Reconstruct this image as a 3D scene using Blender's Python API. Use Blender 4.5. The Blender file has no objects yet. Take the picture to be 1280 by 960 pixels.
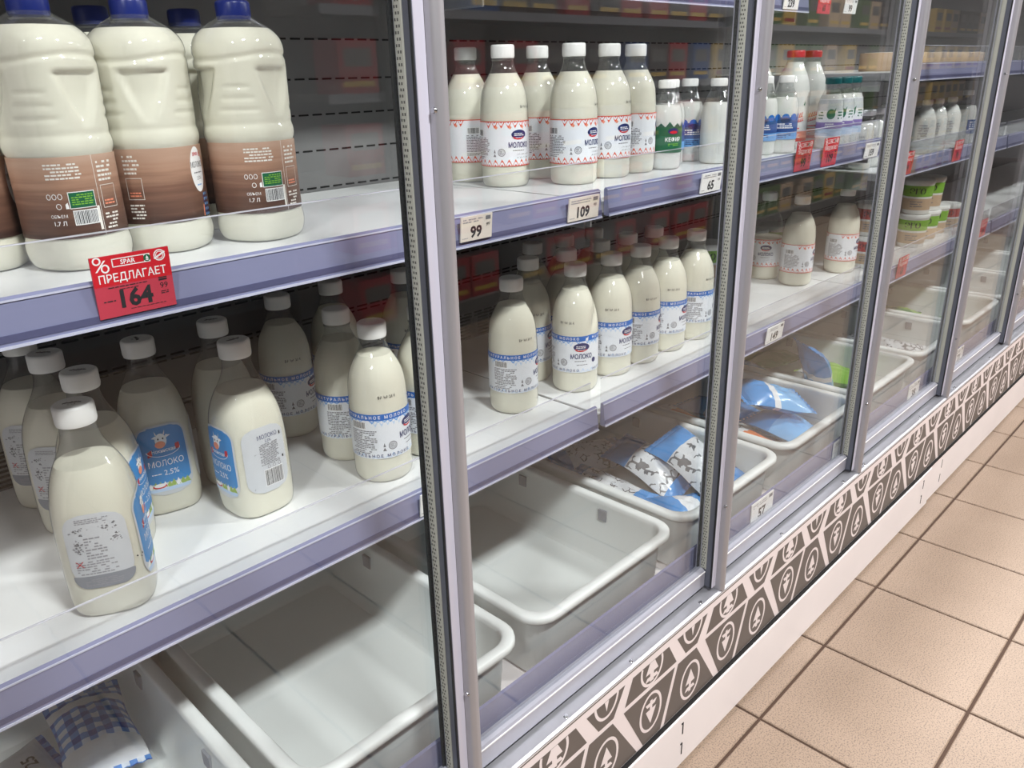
import bpy, math, random
import numpy as np
random.seed(7)
PI = math.pi
S = bpy.context.scene
COL = S.collection

# ------------------------------------------------------------------ camera
from mathutils import Matrix
cam = bpy.data.cameras.new('camera')
cam.sensor_width = 36.0
cam.lens = 998.08 / 1280 * 36.0
cam.clip_start = 0.02
co = bpy.data.objects.new('camera', cam); COL.objects.link(co)
cr = (0.69641747, -0.71720757, -0.02481959)
cu = (0.27591627, 0.23567093, 0.93184195)
cd = (0.66247484, 0.65579914, -0.36201459)
co.matrix_world = Matrix(((cr[0], cu[0], -cd[0], 0), (cr[1], cu[1], -cd[1], 0), (cr[2], cu[2], -cd[2], 1.35), (0, 0, 0, 1)))
S.camera = co

# ------------------------------------------------------------------ world, lamps, exposure
w = bpy.data.worlds.new('store_ambience'); S.world = w; w.use_nodes = True
bg = w.node_tree.nodes['Background']
bg.inputs[0].default_value = (0.80, 0.82, 0.88, 1); bg.inputs[1].default_value = 0.05
def lamp(name, x, y, z, sx, sy, power, col=(1, .985, .97), tilt=0):
    l = bpy.data.lights.new(name, 'AREA'); l.shape = 'RECTANGLE'; l.size = sx; l.size_y = sy
    l.energy = power; l.color = col
    o = bpy.data.objects.new(name, l); COL.objects.link(o); o.location = (x, y, z); o.rotation_euler = (tilt, 0, 0)
    return o
for i in range(5):
    lamp('ceiling_lamp', -2.0 + 2.4 * i, -0.95, 3.2, 0.5, 0.22, 88, tilt=0.35)      # row over the aisle
for i in range(4):
    lamp('ceiling_lamp', 0.6 + 2.4 * i, 0.70, 3.2, 1.2, 0.10, 30, (1, .96, .92))     # row over the case tops
S.view_settings.view_transform = 'Standard'
S.view_settings.look = 'None'
S.view_settings.gamma = 1
S.view_settings.use_curve_mapping = False
S.view_settings.exposure = 0.05
S.cycles.transparent_max_bounces = 32
S.cycles.max_bounces = 10

# ------------------------------------------------------------------ materials
def lin(c):
    return tuple((x / 12.92 if x <= .04045 else ((x + .055) / 1.055) ** 2.4) for x in c)
MATS = {}
def rgb(h):
    return tuple(int(h[i:i + 2], 16) / 255 for i in (0, 2, 4))
def mat(name, hexcol, rough=.5, metal=0, spec=.5, noise=0, nscale=40, bump=0):
    m = bpy.data.materials.new(name); m.use_nodes = True
    nt = m.node_tree; p = nt.nodes['Principled BSDF']
    c = lin(rgb(hexcol))
    p.inputs['Base Color'].default_value = (*c, 1); p.inputs['Roughness'].default_value = rough
    p.inputs['Metallic'].default_value = metal; p.inputs['Specular IOR Level'].default_value = spec
    if noise or bump:
        tc = nt.nodes.new('ShaderNodeTexCoord'); n = nt.nodes.new('ShaderNodeTexNoise')
        n.inputs['Scale'].default_value = nscale; n.inputs['Detail'].default_value = 5
        nt.links.new(tc.outputs['Object'], n.inputs['Vector'])
        if noise:
            r = nt.nodes.new('ShaderNodeValToRGB')
            r.color_ramp.elements[0].position = .3; r.color_ramp.elements[1].position = .7
            r.color_ramp.elements[0].color = (*[x * (1 - noise) for x in c], 1)
            r.color_ramp.elements[1].color = (*[min(1, x * (1 + noise)) for x in c], 1)
            nt.links.new(n.outputs['Fac'], r.inputs['Fac']); nt.links.new(r.outputs['Color'], p.inputs['Base Color'])
        if bump:
            b = nt.nodes.new('ShaderNodeBump'); b.inputs['Strength'].default_value = bump; b.inputs['Distance'].default_value = .002
            nt.links.new(n.outputs['Fac'], b.inputs['Height']); nt.links.new(b.outputs['Normal'], p.inputs['Normal'])
    MATS[name] = m
    return m
def clear(name, ior=1.5, tint=(1, 1, 1), rough=0.0, body=0.0, bodycol=(.8, .8, .85)):
    """thin clear sheet: lets light straight through, mirrors by Fresnel, with a little body of its own"""
    m = bpy.data.materials.new(name); m.use_nodes = True
    nt = m.node_tree; nt.nodes.remove(nt.nodes['Principled BSDF'])
    out = nt.nodes['Material Output']
    t = nt.nodes.new('ShaderNodeBsdfTransparent'); t.inputs[0].default_value = (*tint, 1)
    g = nt.nodes.new('ShaderNodeBsdfGlossy'); g.inputs['Roughness'].default_value = rough
    f = nt.nodes.new('ShaderNodeFresnel')
    ge = nt.nodes.new('ShaderNodeNewGeometry'); mi = nt.nodes.new('ShaderNodeMapRange')   # same mirror strength on both faces of the sheet
    mi.inputs[3].default_value = ior; mi.inputs[4].default_value = 1 / ior
    nt.links.new(ge.outputs['Backfacing'], mi.inputs[0]); nt.links.new(mi.outputs[0], f.inputs[0])
    mx = nt.nodes.new('ShaderNodeMixShader')
    nt.links.new(f.outputs[0], mx.inputs[0]); nt.links.new(g.outputs[0], mx.inputs[2])
    if body:
        d = nt.nodes.new('ShaderNodeBsdfDiffuse'); d.inputs[0].default_value = (*bodycol, 1)
        m2 = nt.nodes.new('ShaderNodeMixShader'); m2.inputs[0].default_value = body
        nt.links.new(t.outputs[0], m2.inputs[1]); nt.links.new(d.outputs[0], m2.inputs[2])
        nt.links.new(m2.outputs[0], mx.inputs[1])
    else:
        nt.links.new(t.outputs[0], mx.inputs[1])
    nt.links.new(mx.outputs[0], out.inputs[0])
    MATS[name] = m
clear('pane_glass', 1.5, (.955, .968, .968))
clear('pet', 1.55, (.90, .91, .91), .05, .035, (.75, .76, .78))
clear('guard_plastic', 1.35, (.97, .975, .985), .03, .05)
clear('guard_edge', 1.45, (.9, .9, .95), .1, .55, (.85, .85, .93))
mat('milk', 'F9F4E2', .55, spec=.3)
mat('milk_white', 'F5F4EF', .5, spec=.3)
mat('cap_white', 'F1F1EF', .35)
mat('cap_navy', '17266F', .3)
mat('cap_red', 'C01F2A', .3)
mat('cap_teal', '0E5F63', .35)
mat('cap_silver', 'C9CBD2', .3, .6)
mat('ink', '26262B', .6); mat('ink_grey', '77777C', .6); mat('ink_soft', '9A9AA0', .6)
mat('navy', '1B2A66', .45); mat('blue', '0A66BE', .45); mat('sky', '6FA6E0', .5); mat('sky_pale', 'BFD6F0', .5)
mat('paper', 'E9ECF1', .45); mat('paper_warm', 'E8E4DD', .5)
mat('logo_red', 'C8202F', .45); mat('orange', 'DE4E2A', .45); mat('orange_pale', 'EC8F70', .5)
mat('green', '14603F', .45); mat('leaf', '0F6B52', .45); mat('lime', '7FB53A', .5); mat('purple', '8C7AB8', .5)
mat('blue_panel', '2E86C8', .4); mat('film_white', 'CDD0D4', .4); mat('film_grey', '8C9098', .45); mat('meadow', '9DB85A', .5)
mat('tag_red', 'D21F2D', .4); mat('tag_pink', 'C63F52', .45); mat('tag_cream', 'E6DDD3', .5); mat('white', 'F4F4F4', .5)
mat('shelf_white', 'EFF0F0', .3, noise=.02, nscale=8)
mat('case_white', 'E7E1E2', .4, noise=.03, nscale=6)
mat('back_grey', '707070', .45, noise=.04, nscale=5)
mat('slot_black', '0B0B0C', .9)
mat('rail_plastic', '8587A6', .2, noise=.04, nscale=3)
mat('rail_dark', '5A5B7C', .2)
mat('rail_edge', 'C9CBE0', .15)
mat('alu', 'A8A9AF', .38, .6, noise=.05, nscale=20)
mat('rail_alu', 'A6A7B2', .35, .3)
mat('alu_lilac', 'CFCEDD', .35, .15)
mat('stile_side', '5E626E', .4, .2)
mat('stile_round', 'A7A6AB', .4, .5)
mat('gasket', '17191C', .6)
mat('brush', 'A5A79F', .8)
mat('brush_dot', '4C4D4B', .8)
mat('steel', 'B9BBBE', .25, 1)
mat('kick', 'ECE6E6', .35, noise=.03, nscale=5)
mat('panel_white', 'E6DCDC', .4, noise=.02, nscale=9)
mat('panel_dark', '5F5854', .45, noise=.06, nscale=12)
mat('grout', '4A372C', .9)
mat('crate_rim', 'F0F3F2', .4)
mat('dark_void', '222222', .9)
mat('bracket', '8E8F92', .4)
def crate_mat():
    m = mat('crate', 'F0F4F3', .4)
    nt = m.node_tree; p = nt.nodes['Principled BSDF']; out = nt.nodes['Material Output']
    t = nt.nodes.new('ShaderNodeBsdfTranslucent'); t.inputs[0].default_value = (.8, .84, .82, 1)
    mx = nt.nodes.new('ShaderNodeMixShader'); mx.inputs[0].default_value = .2
    nt.links.new(p.outputs[0], mx.inputs[1]); nt.links.new(t.outputs[0], mx.inputs[2]); nt.links.new(mx.outputs[0], out.inputs[0])
crate_mat()
def tile_mat():
    m = mat('tile', 'CDB49C', .38)
    nt = m.node_tree; p = nt.nodes['Principled BSDF']
    tc = nt.nodes.new('ShaderNodeTexCoord')
    oi = nt.nodes.new('ShaderNodeObjectInfo')
    add = nt.nodes.new('ShaderNodeVectorMath'); add.operation = 'ADD'
    nt.links.new(tc.outputs['Object'], add.inputs[0]); nt.links.new(oi.outputs['Location'], add.inputs[1])
    n1 = nt.nodes.new('ShaderNodeTexNoise'); n1.inputs['Scale'].default_value = 300; n1.inputs['Detail'].default_value = 2
    n2 = nt.nodes.new('ShaderNodeTexNoise'); n2.inputs['Scale'].default_value = 5; n2.inputs['Detail'].default_value = 4
    nt.links.new(add.outputs[0], n1.inputs['Vector']); nt.links.new(add.outputs[0], n2.inputs['Vector'])
    r1 = nt.nodes.new('ShaderNodeValToRGB'); e = r1.color_ramp.elements
    e[0].position = .36; e[0].color = (*lin(rgb('7E6E61')), 1); e[1].position = .52; e[1].color = (*lin(rgb('A48F7D')), 1)
    r2 = nt.nodes.new('ShaderNodeValToRGB'); e = r2.color_ramp.elements
    e[0].position = .3; e[0].color = (.86, .85, .84, 1); e[1].position = .7; e[1].color = (1, 1, 1, 1)
    nt.links.new(n1.outputs['Fac'], r1.inputs[0]); nt.links.new(n2.outputs['Fac'], r2.inputs[0])
    mx = nt.nodes.new('ShaderNodeMix'); mx.data_type = 'RGBA'; mx.blend_type = 'MULTIPLY'; mx.inputs['Factor'].default_value = 1
    nt.links.new(r1.outputs[0], mx.inputs['A']); nt.links.new(r2.outputs[0], mx.inputs['B'])
    nt.links.new(mx.outputs['Result'], p.inputs['Base Color'])
tile_mat()
def brown_mat():
    m = mat('brown_print', '8A6048', .4)
    nt = m.node_tree; p = nt.nodes['Principled BSDF']
    tc = nt.nodes.new('ShaderNodeTexCoord'); sp = nt.nodes.new('ShaderNodeSeparateXYZ')
    nt.links.new(tc.outputs['Object'], sp.inputs[0])
    mp = nt.nodes.new('ShaderNodeMapping'); mp.inputs['Scale'].default_value = (8, 8, 170)
    n = nt.nodes.new('ShaderNodeTexNoise'); n.inputs['Scale'].default_value = 1; n.inputs['Detail'].default_value = 3
    nt.links.new(tc.outputs['Object'], mp.inputs[0]); nt.links.new(mp.outputs[0], n.inputs['Vector'])
    mr = nt.nodes.new('ShaderNodeMapRange'); mr.inputs[1].default_value = .038; mr.inputs[2].default_value = .134
    nt.links.new(sp.outputs['Z'], mr.inputs[0])
    ad = nt.nodes.new('ShaderNodeMath'); ad.operation = 'MULTIPLY_ADD'; ad.inputs[1].default_value = .5
    nt.links.new(n.outputs['Fac'], ad.inputs[0]); nt.links.new(mr.outputs[0], ad.inputs[2])
    r = nt.nodes.new('ShaderNodeValToRGB'); e = r.color_ramp.elements
    e[0].position = .18; e[0].color = (*lin(rgb('3F2B26')), 1); e[1].position = 1.0; e[1].color = (*lin(rgb('BFA08C')), 1)
    k = e.new(.55); k.color = (*lin(rgb('7E5C4C')), 1)
    k = e.new(.75); k.color = (*lin(rgb('AC8670')), 1)
    sc = nt.nodes.new('ShaderNodeMath'); sc.operation = 'MULTIPLY'; sc.inputs[1].default_value = .78
    nt.links.new(ad.outputs[0], sc.inputs[0]); nt.links.new(sc.outputs[0], r.inputs[0]); nt.links.new(r.outputs[0], p.inputs['Base Color'])
brown_mat()
def plaid_mat():
    m = mat('plaid', '2F66B8', .3)
    nt = m.node_tree; p = nt.nodes['Principled BSDF']
    tc = nt.nodes.new('ShaderNodeTexCoord'); sp = nt.nodes.new('ShaderNodeSeparateXYZ'); nt.links.new(tc.outputs['Object'], sp.inputs[0])
    outs = []
    for ax in 'XY':
        a = nt.nodes.new('ShaderNodeMath'); a.operation = 'PINGPONG'; a.inputs[1].default_value = .011
        nt.links.new(sp.outputs[ax], a.inputs[0])
        b = nt.nodes.new('ShaderNodeMath'); b.operation = 'GREATER_THAN'; b.inputs[1].default_value = .0055
        nt.links.new(a.outputs[0], b.inputs[0]); outs.append(b)
    s = nt.nodes.new('ShaderNodeMath'); s.operation = 'MULTIPLY_ADD'; s.inputs[1].default_value = .5
    h = nt.nodes.new('ShaderNodeMath'); h.operation = 'MULTIPLY'; h.inputs[1].default_value = .5
    nt.links.new(outs[0].outputs[0], h.inputs[0]); nt.links.new(outs[1].outputs[0], s.inputs[0]); nt.links.new(h.outputs[0], s.inputs[2])
    r = nt.nodes.new('ShaderNodeValToRGB'); e = r.color_ramp.elements
    e[0].color = (*lin(rgb('DDE6F2')), 1); e[1].color = (*lin(rgb('1F4FA8')), 1); k = e.new(.5); k.color = (*lin(rgb('5E92D8')), 1)
    nt.links.new(s.outputs[0], r.inputs[0]); nt.links.new(r.outputs[0], p.inputs['Base Color'])
plaid_mat()
def film_mat(name, base, inkc, scale, thr):
    """printed pouch film: loose dark line drawing on a plain ground"""
    m = mat(name, base, .28)
    nt = m.node_tree; p = nt.nodes['Principled BSDF']
    tc = nt.nodes.new('ShaderNodeTexCoord')
    v = nt.nodes.new('ShaderNodeTexVoronoi'); v.feature = 'DISTANCE_TO_EDGE'; v.inputs['Scale'].default_value = scale
    n = nt.nodes.new('ShaderNodeTexNoise'); n.inputs['Scale'].default_value = scale * .7
    nt.links.new(tc.outputs['Object'], v.inputs['Vector']); nt.links.new(tc.outputs['Object'], n.inputs['Vector'])
    a = nt.nodes.new('ShaderNodeMath'); a.operation = 'LESS_THAN'; a.inputs[1].default_value = thr
    b = nt.nodes.new('ShaderNodeMath'); b.operation = 'GREATER_THAN'; b.inputs[1].default_value = .52
    c = nt.nodes.new('ShaderNodeMath'); c.operation = 'MULTIPLY'
    nt.links.new(v.outputs['Distance'], a.inputs[0]); nt.links.new(n.outputs['Fac'], b.inputs[0])
    nt.links.new(a.outputs[0], c.inputs[0]); nt.links.new(b.outputs[0], c.inputs[1])
    r = nt.nodes.new('ShaderNodeValToRGB'); e = r.color_ramp.elements
    e[0].color = (*lin(rgb(base)), 1); e[1].color = (*lin(rgb(inkc)), 1)
    nt.links.new(c.outputs[0], r.inputs[0]); nt.links.new(r.outputs[0], p.inputs['Base Color'])
film_mat('film_drawn', 'E4E6E9', '3A3A40', 60, .06)
film_mat('film_silver', 'D5D8DC', '6A6D72', 45, .1)
mat('film_blue', '4D94D6', .22); mat('film_sky', '7DB6E8', .22); mat('film_plain', 'E6E8EB', .25)
mat('film_orange', 'E27A3A', .3); mat('film_green', '8DBB4A', .28); mat('film_darkgreen', '2F7A3E', .3); mat('film_red', 'B9473C', .35)
mat('tub_white', 'E9E9E4', .4); mat('beige_pack', 'C9AE90', .5); mat('olive', '8A8F3A', .5); mat('pack_red', 'A8202A', .45)
mat('pack_dark', '3A2A28', .5); mat('pack_green', '4B6A2A', .5); mat('pack_yellow', 'D8B24A', .5); mat('pack_blue', '2B4F8E', .5)
mat('gondola', '6E6A66', .5); mat('gondola_rail', '8C8C92', .4)

# ------------------------------------------------------------------ mesh helpers
class MB:
    def __init__(s): s.v = []; s.f = []; s.m = []; s.s = []
    def add(s, vs, fs, m, smooth=False):
        o = len(s.v); s.v += [tuple(p) for p in vs]
        for f in fs: s.f.append(tuple(i + o for i in f)); s.m.append(m); s.s.append(smooth)
        return s
    def box(s, x0, x1, y0, y1, z0, z1, m):
        vs = [(x, y, z) for z in (z0, z1) for y in (y0, y1) for x in (x0, x1)]
        return s.add(vs, [(0, 2, 3, 1), (4, 5, 7, 6), (0, 1, 5, 4), (2, 6, 7, 3), (0, 4, 6, 2), (1, 3, 7, 5)], m)
    def prism_x(s, prof, x0, x1, m, smooth=False):
        """profile of (y,z) points extruded along x"""
        n = len(prof); vs = [(x0, y, z) for y, z in prof] + [(x1, y, z) for y, z in prof]
        s.add(vs, [(i, (i + 1) % n, (i + 1) % n + n, i + n) for i in range(n)], m, smooth)
        s.add(vs, [tuple(range(n))[::-1], tuple(range(n, 2 * n))], m)
        return s
    def prism_z(s, prof, z0, z1, m, smooth=False):
        n = len(prof); vs = [(x, y, z0) for x, y in prof] + [(x, y, z1) for x, y in prof]
        s.add(vs, [(i, (i + 1) % n, (i + 1) % n + n, i + n) for i in range(n)], m, smooth)
        s.add(vs, [tuple(range(n))[::-1], tuple(range(n, 2 * n))], m)
        return s
    def lathe(s, rf, zs, n, m, bot=True, top=True, smooth=True):
        vs = []
        for z in zs:
            for i in range(n):
                a = 2 * PI * i / n; r = rf(a, z); vs.append((r * math.cos(a), r * math.sin(a), z))
        fs = []
        for k in range(len(zs) - 1):
            for i in range(n):
                j = (i + 1) % n; fs.append((k * n + i, k * n + j, (k + 1) * n + j, (k + 1) * n + i))
        s.add(vs, fs, m, smooth)
        if bot: s.add(vs[:n], [tuple(range(n))[::-1]], m)
        if top: s.add(vs[-n:], [tuple(range(n))], m)
        return s
    def mesh(s, name):
        me = bpy.data.meshes.new(name)
        names = []
        for k in s.m:
            if k not in names: names.append(k)
        me.from_pydata(s.v, [], s.f)
        for k in names: me.materials.append(MATS[k])
        ix = {k: i for i, k in enumerate(names)}
        me.polygons.foreach_set('material_index', [ix[k] for k in s.m])
        me.polygons.foreach_set('use_smooth', s.s)
        me.update()
        return me
    def build(s, name, parent=None, loc=(0, 0, 0), rot=(0, 0, 0)):
        return link(name, s.mesh(name), parent, loc, rot)
def link(name, me, parent=None, loc=(0, 0, 0), rot=(0, 0, 0)):
    o = bpy.data.objects.new(name, me); COL.objects.link(o)
    o.location = loc; o.rotation_euler = rot
    if parent: o.parent = parent
    return o
def tag(o, label, cat, group=None):
    o['label'] = label; o['category'] = cat
    if group: o['group'] = group
    return o
def thing(name, label, cat, loc=(0, 0, 0), rotz=0, group=None, rot=None):
    o = bpy.data.objects.new(name, None); COL.objects.link(o)
    o.empty_display_size = .05
    o.location = loc; o.rotation_euler = rot if rot else (0, 0, rotz)
    return tag(o, label, cat, group)
def kind(o, k): o['kind'] = k; return o

_TX = {}
def text2d(t, bold=0.0):
    """outline of a string: vertices with cap height 1, faces, width"""
    key = (t, bold)
    if key in _TX: return _TX[key]
    c = bpy.data.curves.new('lettering', 'FONT'); c.body = t; c.offset = bold; c.resolution_u = 2
    o = bpy.data.objects.new('lettering', c); me = o.to_mesh()
    vs = np.array([v.co[:2] for v in me.vertices]) if len(me.vertices) else np.zeros((0, 2))
    fs = [tuple(p.vertices) for p in me.polygons]
    o.to_mesh_clear(); bpy.data.objects.remove(o); bpy.data.curves.remove(c)
    if len(vs):
        vs = vs / .727; vs[:, 0] -= vs[:, 0].min()
        W = vs[:, 0].max()
    else: W = 0
    _TX[key] = (vs, fs, W); return _TX[key]

class Print(MB):
    """flat print laid on a surface: mapf(u, v, layer) -> xyz"""
    def __init__(s, mapf, du=.004): super().__init__(); s.mp = mapf; s.du = du
    def rect(s, u0, u1, v0, v1, m, layer=1, nv=1):
        nu = max(1, int(abs(u1 - u0) / s.du + .5))
        vs = [s.mp(u0 + (u1 - u0) * i / nu, v0 + (v1 - v0) * j / nv, layer) for j in range(nv + 1) for i in range(nu + 1)]
        fs = [(j * (nu + 1) + i, j * (nu + 1) + i + 1, (j + 1) * (nu + 1) + i + 1, (j + 1) * (nu + 1) + i) for j in range(nv) for i in range(nu)]
        return s.add(vs, fs, m, True)
    def poly(s, pts, m, layer=1):
        return s.add([s.mp(u, v, layer) for u, v in pts], [tuple(range(len(pts)))], m)
    def strip(s, left, right, m, layer=1):
        """rows of (u0,u1,v): a shape filled row by row"""
        rows = []; n = max(2, max(int(abs(b - a) / s.du + 1) for a, b, _ in left)) if right is None else 2
        for a, b, v in left: rows.append([s.mp(a + (b - a) * i / n, v, layer) for i in range(n + 1)])
        vs = [p for r in rows for p in r]; k = n + 1
        return s.add(vs, [(j * k + i, j * k + i + 1, (j + 1) * k + i + 1, (j + 1) * k + i) for j in range(len(rows) - 1) for i in range(n)], m, True)
    def ellipse(s, u, v, a, b, m, layer=1, n=20):
        rows = []
        for j in range(n + 1):
            t = -PI / 2 + PI * j / n; c = a * max(.02, math.cos(t)); rows.append((u - c, u + c, v + b * math.sin(t)))
        return s.strip(rows, None, m, layer)
    def ring(s, u, v, a, b, wd, m, layer=1, n=24, t0=0, t1=2 * PI):
        vs = []; 
        for i in range(n + 1):
            t = t0 + (t1 - t0) * i / n
            vs += [s.mp(u + a * math.cos(t), v + b * math.sin(t), layer), s.mp(u + (a - wd) * math.cos(t), v + (b - wd) * math.sin(t), layer)]
        return s.add(vs, [(2 * i, 2 * i + 2, 2 * i + 3, 2 * i + 1) for i in range(n)], m)
    def text(s, t, u, v, h, m, layer=2, bold=0.0, align='c', wmax=None, skew=0):
        vs, fs, W = text2d(t, bold)
        sx = h if not wmax or W * h <= wmax else wmax / W
        off = {'c': -W * sx / 2, 'l': 0, 'r': -W * sx}[align]
        return s.add([s.mp(u + off + x * sx + skew * y * h, v + y * h, layer) for x, y in vs], fs, m)
    def micro(s, u0, u1, v0, v1, n, m, layer=2, dens=.8, rnd=random):
        """lines of unreadably small print"""
        st = (v1 - v0) / n
        for k in range(n):
            v = v1 - (k + .75) * st; u = u0; end = u1 - rnd.random() * .2 * (u1 - u0)
            while u < end:
                L = rnd.uniform(.002, .006)
                if rnd.random() < dens: s.rect(u, min(u + L, u1), v, v + st * .5, m, layer)
                u += L + .0009
    def barcode(s, u0, u1, v0, v1, m='ink', bgm='white', layer=2, rnd=random):
        s.rect(u0 - .001, u1 + .001, v0 - .001, v1 + .001, bgm, layer)
        u = u0
        while u < u1 - .0004:
            b = rnd.choice((.0005, .0007, .0011)); s.rect(u, min(u + b, u1), v0, v1, m, layer + 1); u += b + rnd.choice((.0005, .0008))
    def tree(s, u, v, h, m, layer=2, up=1):
        """the fir sign: a triangle crown, a trunk notch and a low branch pair"""
        q = lambda x, y: (u + x * h, v + up * y * h)
        s.poly([q(-.30, -.12), q(.30, -.12), q(0, .5)][::up], m, layer)
        s.poly([q(-.07, -.5), q(.07, -.5), q(.07, -.12), q(-.07, -.12)][::up], m, layer)
        s.poly([q(-.33, -.42), q(-.07, -.42), q(-.07, -.26), q(-.22, -.26)][::up], m, layer)
        s.poly([q(.33, -.42), q(.22, -.26), q(.07, -.26), q(.07, -.42)][::up], m, layer)

def smooth_prof(pts):
    """Catmull-Rom through (z, r) points, returned as an interpolating function and the sample heights"""
    P = [pts[0]] + list(pts) + [pts[-1]]; Z = []; Rr = []
    for i in range(1, len(P) - 2):
        p0, p1, p2, p3 = P[i - 1], P[i], P[i + 1], P[i + 2]
        for k in range(5):
            t = k / 5
            Z.append(p1[0] + (p2[0] - p1[0]) * t)
            m1 = (p2[1] - p0[1]) / max(1e-6, p2[0] - p0[0]) * (p2[0] - p1[0]); m2 = (p3[1] - p1[1]) / max(1e-6, p3[0] - p1[0]) * (p2[0] - p1[0])
            t2, t3 = t * t, t * t * t
            Rr.append((2 * t3 - 3 * t2 + 1) * p1[1] + (t3 - 2 * t2 + t) * m1 + (-2 * t3 + 3 * t2) * p2[1] + (t3 - t2) * m2)
    Z.append(pts[-1][0]); Rr.append(pts[-1][1])
    return (lambda z: float(np.interp(z, Z, Rr))), Z
def squircle(a, n):
    return (abs(math.cos(a)) ** n + abs(math.sin(a)) ** n) ** (-1 / n)
def sstep(a, b, x):
    t = min(1, max(0, (x - a) / (b - a))); return t * t * (3 - 2 * t)

# ------------------------------------------------------------------ floor
fl = kind(MB().box(-2, 14, -3.2, 3, -.03, -.004, 'grout').build('floor'), 'structure')
T = .3293
tb = MB(); g = T / 2 - .0034; b = .0022
ring = lambda r, z: [(-r, -r, z), (r, -r, z), (r, r, z), (-r, r, z)]
tb.add(ring(g, -.006) + ring(g, -b) + ring(g - b, 0), [(0, 1, 5, 4), (1, 2, 6, 5), (2, 3, 7, 6), (3, 0, 4, 7), (4, 5, 9, 8), (5, 6, 10, 9), (6, 7, 11, 10), (7, 4, 8, 11), (8, 9, 10, 11)], 'tile')
tme = tb.mesh('floor_tile')
for i in range(-8, 18):
    for j in range(-9, 2):
        link('floor_tile', tme, fl, (1.686 + T * (i + .5), .595 + T * (j - .5), 0))

# ------------------------------------------------------------------ display case
X0, X1 = -.6, 6.4
PY = .657          # plane of the printed front panel
case = thing('refrigerated_display_case', 'long white refrigerated dairy case with patterned front and glass doors', 'display case', (0, 0, 0))
MB().box(X0, X1, .70, 1.45, .10, .33, 'case_white').build('deck', case)
MB().box(X0, X1, .669, .75, .05, .3455, 'dark_void').build('base_frame', case)
MB().prism_x([(.6572, .3575), (.6572, .361), (.662, .3635), (.725, .3635), (.725, .357), (.74, .357), (.74, .346), (.66, .346)], X0, X1, 'alu').build('door_track', case)
MB().box(X0, X1, .6975, .7000, .3635, .3712, 'alu').build('track_lip', case)
for x in [.62, .78, .96, 1.19, 1.53, 1.86, 1.99, 2.4, 2.72, 3.1]:
    sc = MB(); sc.lathe(lambda a, z: .0042 if z < .001 else .0028, [0, .001, .0028], 12, 'steel'); sc.build('screw', case, (x, .6680, .3636))
# front panel
MB().box(X0, X1, PY, PY + .012, .148, .3572, 'panel_white').build('front_panel', case)
pp = Print(lambda u, v, L: (u, PY - .0002 * L, v), 1)
zb, zm0, zm1, zt = .150, .2745, .2845, .338
def lerp(a, b, t): return a + (b - a) * t
for k in range(-2, 15):
    o = 1.009 + .273 * k
    if o > X1 - .3 or o < X0 + .3: continue
    # lower row: cell narrowing downwards with a hanging tree, then cell widening downwards with a standing tree
    pp.poly([(o - .017 , zb), (o + .040, zb), (o + .081, zm0), (o - .083, zm0)], 'panel_dark', 1)
    pp.poly([(o + .052, zb), (o + .236, zb), (o + .158, zm0), (o + .092, zm0)], 'panel_dark', 1)
    # upper row, cut by the top edge
    pp.poly([(o - .080, zm1), (o + .086, zm1), (o + .056, zt), (o - .058, zt)], 'panel_dark', 1)
    pp.poly([(o + .118, zm1), (o + .160, zm1), (o + .192, zt), (o + .084, zt)], 'panel_dark', 1)
    for (u, v, up, cutz) in ((o + .004, .219, -1, None), (o + .141, .205, 1, None)):
        pp.ring(u, v, .036, .046, .0062, 'panel_white', 2, 32)
        pp.tree(u, v, .056, 'panel_white', 3, up)
    # upper signs, only their lower part is on the sheet
    u = o + .002; v = .324; tt = math.asin((zt - v) / .040)
    pp.ring(u, v, .036, .040, .006, 'panel_white', 2, 24, PI - tt, 2 * PI + tt)
    pp.poly([(u - .006, v - .030), (u + .006, v - .030), (u + .006, v - .010), (u - .006, v - .010)], 'panel_white', 3)
    pp.poly([(u - .020, v - .010), (u + .020, v - .010), (u + .008, zt), (u - .008, zt)], 'panel_white', 3)
    pp.poly([(u - .021, v - .026), (u - .006, v - .026), (u - .006, v - .017), (u - .015, v - .017)], 'panel_white', 3)
    pp.poly([(u + .021, v - .026), (u + .015, v - .017), (u + .006, v - .017), (u + .006, v - .026)], 'panel_white', 3)
    u = o + .139; v = .345
    pp.ring(u, v, .035, .046, .006, 'panel_white', 2, 20, PI + .16, 2 * PI - .16)
    pp.poly([(u - .006, zt), (u, v - .030), (u + .006, zt)], 'panel_white', 3)
pp.rect(X0, X1, .3530, .3565, 'panel_dark', 1)
pp.build('printed_pattern', case)
MB().box(X0, X1, PY - .004, PY + .01, .1395, .149, 'slot_black').build('shadow_joint', case)
kp = MB().box(X0, 2.56, .648, .6525, .012, .139, 'kick').build('kick_plate', case)
MB().box(2.56, X1, .6535, .6565, .010, .139, 'kick').build('kick_plate', case)
for x, z in [(1.118, .108), (1.118, .055), (2.49, .108), (2.49, .055)]:
    MB().box(x, x + .003, .6472, .6482, z - .016, z + .014, 'slot_black').box(x - .004, x + .003, .6472, .6482, z + .011, z + .014, 'slot_black').build('clip_slot', case)
for x, z in [(2.68, .108), (2.68, .055)]:
    MB().box(x, x + .003, .6528, .6537, z - .016, z + .014, 'slot_black').build('clip_slot', case)
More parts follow.
